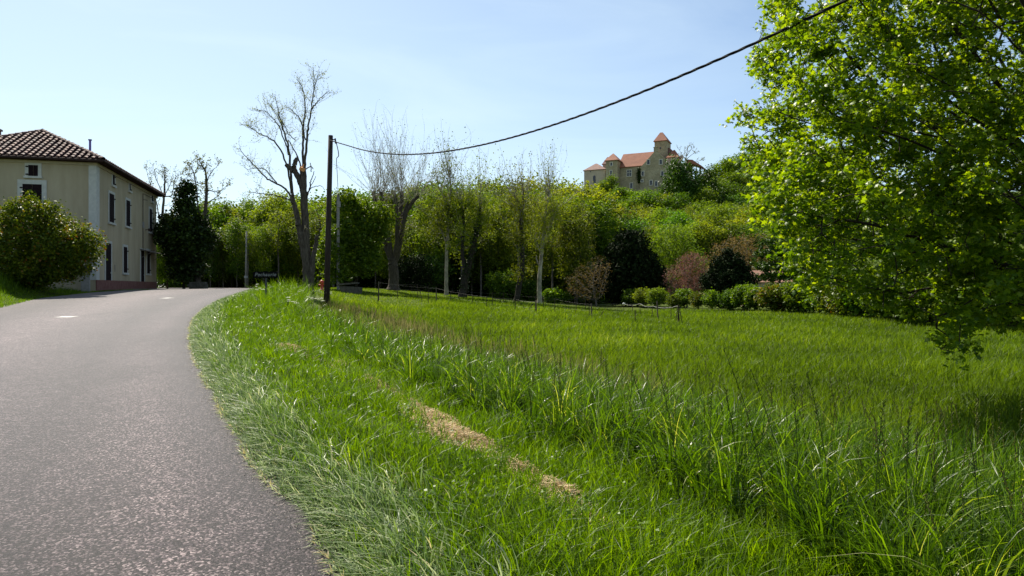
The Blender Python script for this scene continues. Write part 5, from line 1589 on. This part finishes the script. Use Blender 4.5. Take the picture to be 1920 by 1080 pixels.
# visible clumps of straw, along the mown line (position px, radius m)
CL = [(548, 657, .32), (700, 725, .26), (722, 738, .2), (745, 752, .15), (800, 785, .24), (822, 800, .28), (850, 822, .25), (885, 836, .24), (980, 896, .12), (1048, 936, .15), (770, 765, .16), (640, 688, .14)]
CL += [(690, 716, .16), (710, 730, .2), (735, 746, .16), (785, 776, .17), (812, 790, .2), (838, 812, .2), (868, 830, .2), (900, 842, .16), (835, 800, .2), (965, 884, .08), (1035, 925, .1), (1068, 945, .1)]
CW = [(hit(a, b_)[0], hit(a, b_)[1], s_ * .88) for a, b_, s_ in CL]
def clump_w(x, y):
    w = np.zeros(x.shape)
    for a, b_, s_ in CW: w = np.maximum(w, np.exp(-(((x-a)**2 + (y-b_)**2) / (s_*s_))))
    return w

VX0, VX1 = -300, 2250
# 1. pale bent grass on the very edge of the road
n = 56000
r = np.random.default_rng(200)
s_ = r.uniform(0, 1, n) ** 1.7 * 46 + .5
yy_ = s_ + 1.5
ex = np.interp(yy_, EP[:, 1], EP[:, 0])
off = np.abs(r.normal(size=n)) * .25 + .02 + .03 * np.sin(yy_ * 3.1) + .02 * np.sin(yy_ * 7.3)
X = ex + off * 1.15; Y = yy_ + off * .3
dd = edge_dist(X, Y)
k = (dd > .005) & (dd < 1.1)
X, Y, dd = X[k], Y[k], dd[k]
hh = (.07 + .17 * smoothstep(0, .4, dd)) * r.uniform(.5, 1.4, len(X))
var = np.clip(r.beta(2, 2, len(X)) + .35 * (dd < .06), 0, 1)
blades('edge_grass', X, Y, hh, .0098 + .00045 * Y, M['g_edge'], 201, 3, .7, ndir(X, Y), .9, var)
tag(bpy.data.objects['edge_grass'], 'pale grey-green grass bent over the road edge', 'grass', kind='stuff')
# 2. mown bright verge
X, Y, r = scatter(400000, 1.9, 44, VX0, VX1, 210, 1.25)
dd = edge_dist(X, Y); lim = 2.35 + .45 * dnoise(X, Y, .5) + .03 * Y
k = (dd > .18) & (dd < lim + .35) & (r.uniform(size=len(X)) < 1 - .72 * smoothstep(.35, .8, clump_w(X, Y))) & (Y < 44)
X, Y, dd = X[k], Y[k], dd[k]
r2 = np.random.default_rng(211)
hh = (.13 + .15 * dnoise(X, Y, 1.5)) * r2.uniform(.55, 1.35, len(X)) * (1 + .5 * smoothstep(1.6, 2.6, dd)) * (1 + 2.3 * smoothstep(18, 29, Y) * smoothstep(.6, 1.8, dd))
wd_ = (.0058 + .00042 * Y) * r2.uniform(.7, 1.4, len(X))
k2 = (960 + F * X / Y < 1500) | (Y < 7)
X, Y, hh, wd_ = X[k2], Y[k2], hh[k2], wd_[k2]
blades('verge_grass', X, Y, hh, wd_, M['g_verge'], 212, 3, .6, np.array([[-.3, -.1]]), .6, np.clip(r2.beta(2.2, 2.6, len(X)) * .8 + .25 * (dnoise(X, Y, 2.3) - .4), 0, 1))
tag(bpy.data.objects['verge_grass'], 'short bright green grass of the mown road verge', 'grass', kind='stuff')
print('verge', len(X))
# 3. tall dark grass between verge and meadow
X, Y, r = scatter(180000, 1.7, 30, VX0, VX1, 220, 1.15)
dd = edge_dist(X, Y); lo_ = 2.45 + .5 * dnoise(X, Y, .5) + .03 * Y; hi_ = 5.6 + .9 * dnoise(X, Y, .6)
k = (dd > lo_) & (dd < hi_) & (r.uniform(size=len(X)) < (.55 + .75 * dnoise(X, Y, 1.6))) & (clump_w(X, Y) < .35)
X, Y, dd = X[k], Y[k], dd[k]
r2 = np.random.default_rng(221)
prof_ = smoothstep(lo_[k] - .1, lo_[k] + .9, dd)
hh = (.30 + .33 * prof_ + .16 * dnoise(X, Y, 1.1) * prof_) * r2.uniform(.5, 1.2, len(X)) * (1 - .25 * smoothstep(10, 24, Y))
wd_ = (.0085 + .00040 * Y) * r2.uniform(.5, 1.5, len(X))
blades('tall_grass', X, Y, hh, wd_, M['g_tall'], 222, 5, .6, np.array([[.3, -.5]]), .25, r2.beta(2, 2.4, len(X)))
tag(bpy.data.objects['tall_grass'], 'tall dark green grass with drooping broad blades', 'grass', kind='stuff')
print('tall', len(X))
# tussocks of broad drooping blades among it
def tussocks(name, n, Y0, Y1, seed, per, hlo, hhi, w, mat, label, dlo=2.9, dhi=6.4, nseg=7, power=1.1):
    X, Y, r = scatter(n, Y0, Y1, VX0, VX1, seed, power)
    dd = edge_dist(X, Y); k = (dd > dlo) & (dd < dhi); X, Y = X[k], Y[k]
    H = r.uniform(hlo, hhi, len(X)) * (1 - .2 * smoothstep(9, 20, Y))
    m = per
    Xb = np.repeat(X, m); Yb = np.repeat(Y, m); Hb = np.repeat(H, m) * r.uniform(.45, 1.1, len(Xb))
    a = r.uniform(0, 2 * PI, len(Xb)); rad_ = np.abs(r.normal(size=len(Xb))) * .05
    Xb = Xb + np.cos(a) * rad_; Yb = Yb + np.sin(a) * rad_
    tone = np.repeat(r.uniform(-.22, .22, len(X)), m)
    o = blades(name, Xb, Yb, Hb, (w + .0003 * Yb) * r.uniform(.6, 1.35, len(Xb)), mat, seed + 1, nseg, .75, None, 0, np.clip(r.beta(2.2, 2.4, len(Xb)) + tone, 0, 1), az=a + r.normal(size=len(a)) * .5, droop=.55)
    tag(o, label, 'grass', kind='stuff'); print(name, len(Xb)); return o
tussocks('broad_grass', 2300, 1.8, 17, 225, 26, .45, .85, .0135, M['g_tall'], 'broad glossy arching blades in tussocks among the tall grass')
tussocks('tussock_grass', 1500, 1.8, 14, 229, 40, .5, .95, .0075, M['g_tall'], 'dark upright tussocks of narrow grass along the bank')
# 4. thin dark flowering stalks
def stalks(X, Y, h, seed, name, mat, lab, w=.0035):
    r = np.random.default_rng(seed); n = len(X)
    B = np.stack([X, Y, ground(X, Y)], 1)
    d = r.normal(size=(n, 3)) * .13; d[:, 2] = 1; d[:, 0] -= .06; d /= np.linalg.norm(d, axis=1)[:, None]
    Wd = Wood(); q = B; rad_ = w
    cur = np.cumsum(r.normal(size=(5, n, 3)) * .04, axis=0)
    for k in range(5):
        q2 = q + (d + cur[k] * (k / 3)) * (h / 5)[:, None]
        Wd.add(frusta(q, q2, rad_ * (1 - k * .15) * np.ones(n), rad_ * (1 - (k+1) * .15) * np.ones(n), 3)); q = q2
        if k == 3: q4 = q2
    V = np.vstack(Wd.V); Fq = np.vstack(Wd.F)
    var = np.full(len(V), .3)
    # seed head: small spikelets up the last fifth
    m = 9
    t = np.tile(np.linspace(.0, 1.08, m), n)[:, None]
    A = np.repeat(q4, m, axis=0) * (1 - t) + np.repeat(q, m, axis=0) * t
    dr = r.normal(size=(n * m, 3)) * .35; dr[:, 2] = .8; dr /= np.linalg.norm(dr, axis=1)[:, None]
    ln = (r.uniform(.012, .03, n * m) * (h.repeat(m) / .9))[:, None]
    v2, f2 = frusta(A, A + dr * ln, np.full(n*m, w * .9), np.full(n*m, w * 1.5), 3)
    Fq = np.vstack([Fq, f2 + len(V)]); V = np.vstack([V, v2]); var = np.concatenate([var, np.full(len(v2), .9)])
    o = npmesh(name, V, [Fq], mat, var=var); tag(o, lab, 'grass', kind='stuff'); return o
X, Y, r = scatter(3000, 1.9, 22, VX0, VX1, 230, 1.0)
dd = edge_dist(X, Y); k = (dd > 3.0) & (dd < 5.9); X, Y = X[k], Y[k]
r2 = np.random.default_rng(231)
stalks(X, Y, r2.uniform(.55, 1.0, len(X)), 232, 'grass_stalks', M['stalk'], 'thin flowering stalks rising above the tall grass')
# brownish seed heads on the far part of the bank
X, Y, r = scatter(22000, 9, 36, 600, 1250, 240, 1.1)
dd = edge_dist(X, Y); k = (dd > 4.4) & (dd < 9.5) & (r.uniform(size=len(X)) < dnoise(X, Y, .7) * np.exp(-((dd - 6.6) / 1.8) ** 2)) & (X < 3)
X, Y = X[k], Y[k]; r2 = np.random.default_rng(241)
blades('seeding_grass', X, Y, r2.uniform(.4, .72, len(X)), .006 + .0007 * Y, M['g_seed'], 242, 3, .25)
tag(bpy.data.objects['seeding_grass'], 'brownish seeding grass along the top of the bank', 'grass', kind='stuff')
# 5. meadow
X, Y, r = scatter(430000, 3.5, 66, VX0, VX1, 250, 1.25)
dd = edge_dist(X, Y); pxx = 960 + F * X / Y
k = (dd > 4.6 + .8 * dnoise(X, Y, .5)) & ~((Y > 46) & (X < -6)) & ((X < 26) | (Y < 50))
X, Y = X[k], Y[k]; r2 = np.random.default_rng(251)
dn = dnoise(X, Y, .35)
hh = (.19 + .20 * dn + .06 * dnoise(X, Y, 1.9)) * r2.uniform(.6, 1.3, len(X))
blades('meadow_grass', X, Y, hh, (.006 + .00062 * Y) * r2.uniform(.7, 1.3, len(X)), M['g_field'], 252, 2, .5, np.array([[.3, -.3]]), .4, np.clip(r2.beta(2, 2.4, len(X)) * .8 + .4 * (dn - .45) + .12 * (dnoise(X, Y, 1.3) - .5) + .16 * (dnoise(X + 9, Y, .12) - .5), 0, 1))
tag(bpy.data.objects['meadow_grass'], 'fine green grass of the open meadow', 'grass', kind='stuff')
print('meadow', len(X))
# 6. lawn and left verge
X, Y, r = scatter(90000, 24, 60, -250, 480, 260, 1.0)
dd = edge_dist(X, Y); dl = -dd - road_width(Y)
k = (dl > .05) & (dl < 11) & (Y < 52)
hx2, hy2 = X - HC[0], Y - HC[1]
lu = hx2 * HU[0] + hy2 * HU[1]; lv = hx2 * HVv[0] + hy2 * HVv[1]
k &= ~((lu > -.1) & (lv > -.1)) & ~((Y > 48.5) & (dl > .9))
X, Y, dl = X[k], Y[k], dl[k]; r2 = np.random.default_rng(261)
hh = (.12 + .62 * smoothstep(.7, 2.6, dl) * dnoise(X, Y, .8)) * r2.uniform(.5, 1.3, len(X))
blades('bank_grass', X, Y, hh, .03 * r2.uniform(.7, 1.3, len(X)), M['g_verge'], 262, 2, .5, None, 0, np.clip(r2.beta(2, 2.4, len(X)) * .85, 0, 1))
tag(bpy.data.objects['bank_grass'], 'bright grass bank in front of the farmhouse', 'grass', kind='stuff')
X, Y, r = scatter(70000, 34, 78, 380, 1000, 270, 1.0)
dd = edge_dist(X, Y); k = (dd > 3) & ((Y > 46) | (dd > 6)) & (X < -2)
X, Y = X[k], Y[k]; r2 = np.random.default_rng(271)
blades('lawn_grass', X, Y, r2.uniform(.06, .2, len(X)), .045 * r2.uniform(.7, 1.3, len(X)), M['g_field'], 272, 1, .4, None, 0, np.clip(r2.beta(2, 2, len(X)), 0, 1))
tag(bpy.data.objects['lawn_grass'], 'short sunlit grass behind the wooden pole', 'grass', kind='stuff')
# 7. straw
r = np.random.default_rng(280)
XS, YS = [], []
for a, b_, s_ in CW:
    m = int(19000 * s_ * s_ * (.5 if s_ < .16 else 1)) + 60
    XS.append(a + r.normal(size=m) * s_ * .55); YS.append(b_ + r.normal(size=m) * s_ * .95)
X = np.concatenate(XS); Y = np.concatenate(YS)
t = r.uniform(0, 1, 1800) * (len(SP) - 1.001); i = t.astype(int)
Q = SP[i] + (SP[i+1] - SP[i]) * (t - i)[:, None] + r.normal(size=(1800, 2)) * .09
X = np.concatenate([X, Q[:, 0]]); Y = np.concatenate([Y, Q[:, 1]])
n = len(X)
zt = ground(X, Y) + .04 + .09 * r.uniform(0, 1, n) * clump_w(X, Y)
az = r.uniform(0, 2*PI, n); el = r.normal(size=n) * .22
d = np.stack([np.cos(az) * np.cos(el), np.sin(az) * np.cos(el), np.sin(el)], 1)
L = r.uniform(.05, .16, n)[:, None]
c0 = np.stack([X, Y, zt], 1)
v, f = frusta(c0 - d * L / 2, c0 + d * L / 2, np.full(n, .0022) + .00012 * Y, np.full(n, .0012) + .00012 * Y, 3)
o = npmesh('dry_clippings', v, [f], M['straw'], var=np.repeat(r.beta(2, 2, n), 6)); tag(o, 'line of dry straw-coloured clippings lying on the verge', 'dry grass', kind='stuff')

M['weed'] = leafmat('weed_leaf', [(0, (.03, .07, .004)), (.5, (.075, .15, .006)), (1, (.14, .23, .012))], .4, .45, .25, 1.5, 0, (1.1, 1, .2))
X, Y, r = scatter(1500, 2.2, 12, VX0, VX1, 290, 1.2)
dd = edge_dist(X, Y); k = (dd > .5) & (dd < 4.5) & (dnoise(X, Y, 1.2) > .45); X, Y = X[k], Y[k]
Pw = np.stack([X, Y, ground(X, Y)], 1); Pw = np.repeat(Pw, 7, axis=0) + r.normal(size=(len(Pw) * 7, 3)) * np.array([.05, .05, 0]); Pw[:, 2] += r.uniform(.03, .2, len(Pw))
o = leaf_mesh('verge_weeds', Pw, .03, M['weed'], None, r, 'quad', .8); tag(o, 'broad-leaved weeds scattered through the verge grass', 'weeds', kind='stuff')
X, Y, r = scatter(7000, 2.0, 30, VX0, 900, 292, 1.2)
ex = np.interp(Y, EP[:, 1], EP[:, 0]); X = ex + .08 - np.abs(r.normal(size=len(Y))) * .16
Z = .03 * Y + .014; n = len(X); d = r.normal(size=(n, 3)); d /= np.linalg.norm(d, axis=1)[:, None]; sz = r.uniform(.0015, .005, n)
c0 = np.stack([X, Y, Z + sz * .5], 1)
v_, f_ = frusta(c0 - d * sz[:, None] * .6, c0 + d * sz[:, None] * .6, sz, sz * .6, 5)
o = npmesh('loose_gravel', v_, [f_], M['straw'], var=np.repeat(r.uniform(0, .5, n), 10)); o.data.materials[0] = simple('grit', (.3, .25, .21), (.5, .43, .36), 60, .9); tag(o, 'loose grit and crumbs along the edge of the road', 'grit', kind='stuff')
# ---------------------------------------------------------------- single plants that stand out
def cow_parsley(px, py, h, seed):
    x, Y, z = hit(px, py)
    r = np.random.default_rng(seed)
    e = empty('cow_parsley', (x, Y, z), 'white-flowered cow parsley in the grass around the village sign', 'flower', 'cow parsley around the village sign')
    b = MB(); top = (r.normal() * .05, r.normal() * .05, h)
    b.tube([(0, 0, -.02), (top[0] * .4, top[1] * .4, h * .55), top], [.007, .006, .004], 5)
    heads = [top]
    for k in range(3):
        a = r.uniform(0, 6.28); q = (top[0] * .6 + math.cos(a) * .14, top[1] * .6 + math.sin(a) * .14, h * r.uniform(.82, .97)); heads.append(q)
        b.tube([(top[0] * .4, top[1] * .4, h * .55), q], [.004, .003], 4)
    b.build('stem', M['stalk'], e)
    for hd in heads[:3]:
        n = 90; rad_ = r.uniform(.05, .085)
        a = r.uniform(0, 6.28, n); rr_ = np.sqrt(r.uniform(0, 1, n)) * rad_
        P = np.stack([hd[0] + np.cos(a) * rr_, hd[1] + np.sin(a) * rr_, hd[2] + .02 - rr_ * .25 + r.normal(size=n) * .004], 1)
        leaf_mesh('umbel', P, .022, M['umbel'], e, r, 'clump', 1.5)
for k, (px, py) in enumerate([(484, 552), (494, 554), (505, 552), (547, 562), (565, 560), (576, 572), (588, 574), (603, 576), (537, 590), (553, 588), (600, 560), (486, 566), (560, 570), (620, 560)]):
    cow_parsley(px, py + 12, random.uniform(.62, .85), 300 + k)
def tall_stalk(px, ptop, Y, lean_px, seed, lab):
    r = np.random.default_rng(seed)
    x = (px - 960) / F * Y; z = gz(x, Y)
    top = at(px + lean_px, ptop, Y)
    h = top[2] - z; dx = top[0] - x
    e = empty('seeding_stalk', (x, Y, z), lab, 'grass stalk', 'tall seeding stalks above the grass')
    pts = [(dx * t * t, .05 * t, h * (t - .03 * t * t)) for t in np.linspace(0, 1, 9)]
    MB().tube(pts, list(np.linspace(.0042, .0018, 9)), 5).build('stem', M['stalk'], e)
    b = MB()
    for k in range(16):
        t = .74 + .26 * k / 15
        p0 = np.array([dx * t * t, .05 * t, h * (t - .03 * t * t)])
        s_ = r.choice([-1, 1]); L = r.uniform(.016, .04)
        p1 = p0 + np.array([s_ * L * .5, r.normal() * .01, L * .75])
        b.tube([p0, (p0 + p1) / 2, p1], [.0012, .0032, .0008], 4)
    b.build('seed_head', M['stalk'], e)
for k, (px, pt_, Y, ln) in enumerate([(1440, 645, 4.6, -78), (1565, 690, 4.4, -45), (1500, 705, 4.7, -6), (1275, 700, 5.0, -34), (1330, 712, 5.0, 10), (1640, 745, 4.2, 25), (1390, 725, 4.9, -25), (1235, 690, 5.6, -50), (1000, 652, 7.4, -22), (905, 618, 8.8, -4), (885, 600, 9.4, -14), (1060, 640, 7.0, -26), (1700, 775, 4.0, 14), (1155, 672, 6.0, -18), (1850, 810, 3.7, -20), (1475, 690, 4.8, -60)]):
    tall_stalk(px, pt_, Y, ln, 400 + k, 'dark grass stalk ' + ('leaning left' if ln < -15 else 'almost upright' if ln < 9 else 'leaning right') + ', ' + ['tallest of all, centre right', 'long thin one right of the tallest', 'between the two tallest', 'a little left of centre right', 'short, beside a leaning one', 'under the maple side of the tall grass', 'just left of the tallest', 'where the tall grass thins to the left', 'in mid bank above the straw', 'near the left of the paddock wires', 'next to another at the bank top', 'in the middle of the tall band', 'near the tree shadow', 'right of the bank middle', 'nearest the right frame edge', 'arching low before the tallest'][k])
print('all done')

from collections import defaultdict
dup_ = defaultdict(list)
for o in SC.objects:
    if o.parent is None and o.get('group') in ('woodland trees', 'hedge shrubs along the meadow', 'posts of the paddock fence', 'cow parsley around the village sign'):
        dup_[o['label']].append(o)
for lab, L in dup_.items():
    if len(L) < 2: continue
    L.sort(key=lambda o: o.location.x / o.location.y)
    n = len(L)
    names = {2: ['left one', 'right one'], 3: ['leftmost', 'middle one', 'rightmost']}.get(n) or (['leftmost'] + [w_ + ' from left' for w_ in ('second', 'third', 'fourth', 'fifth', 'sixth', 'seventh', 'eighth', 'ninth', 'tenth', 'eleventh', 'twelfth', 'thirteenth')][:n - 2] + ['rightmost'])
    for o, q in zip(L, names):
        o['label'] = lab.replace(' of the wood', '') + ', ' + q
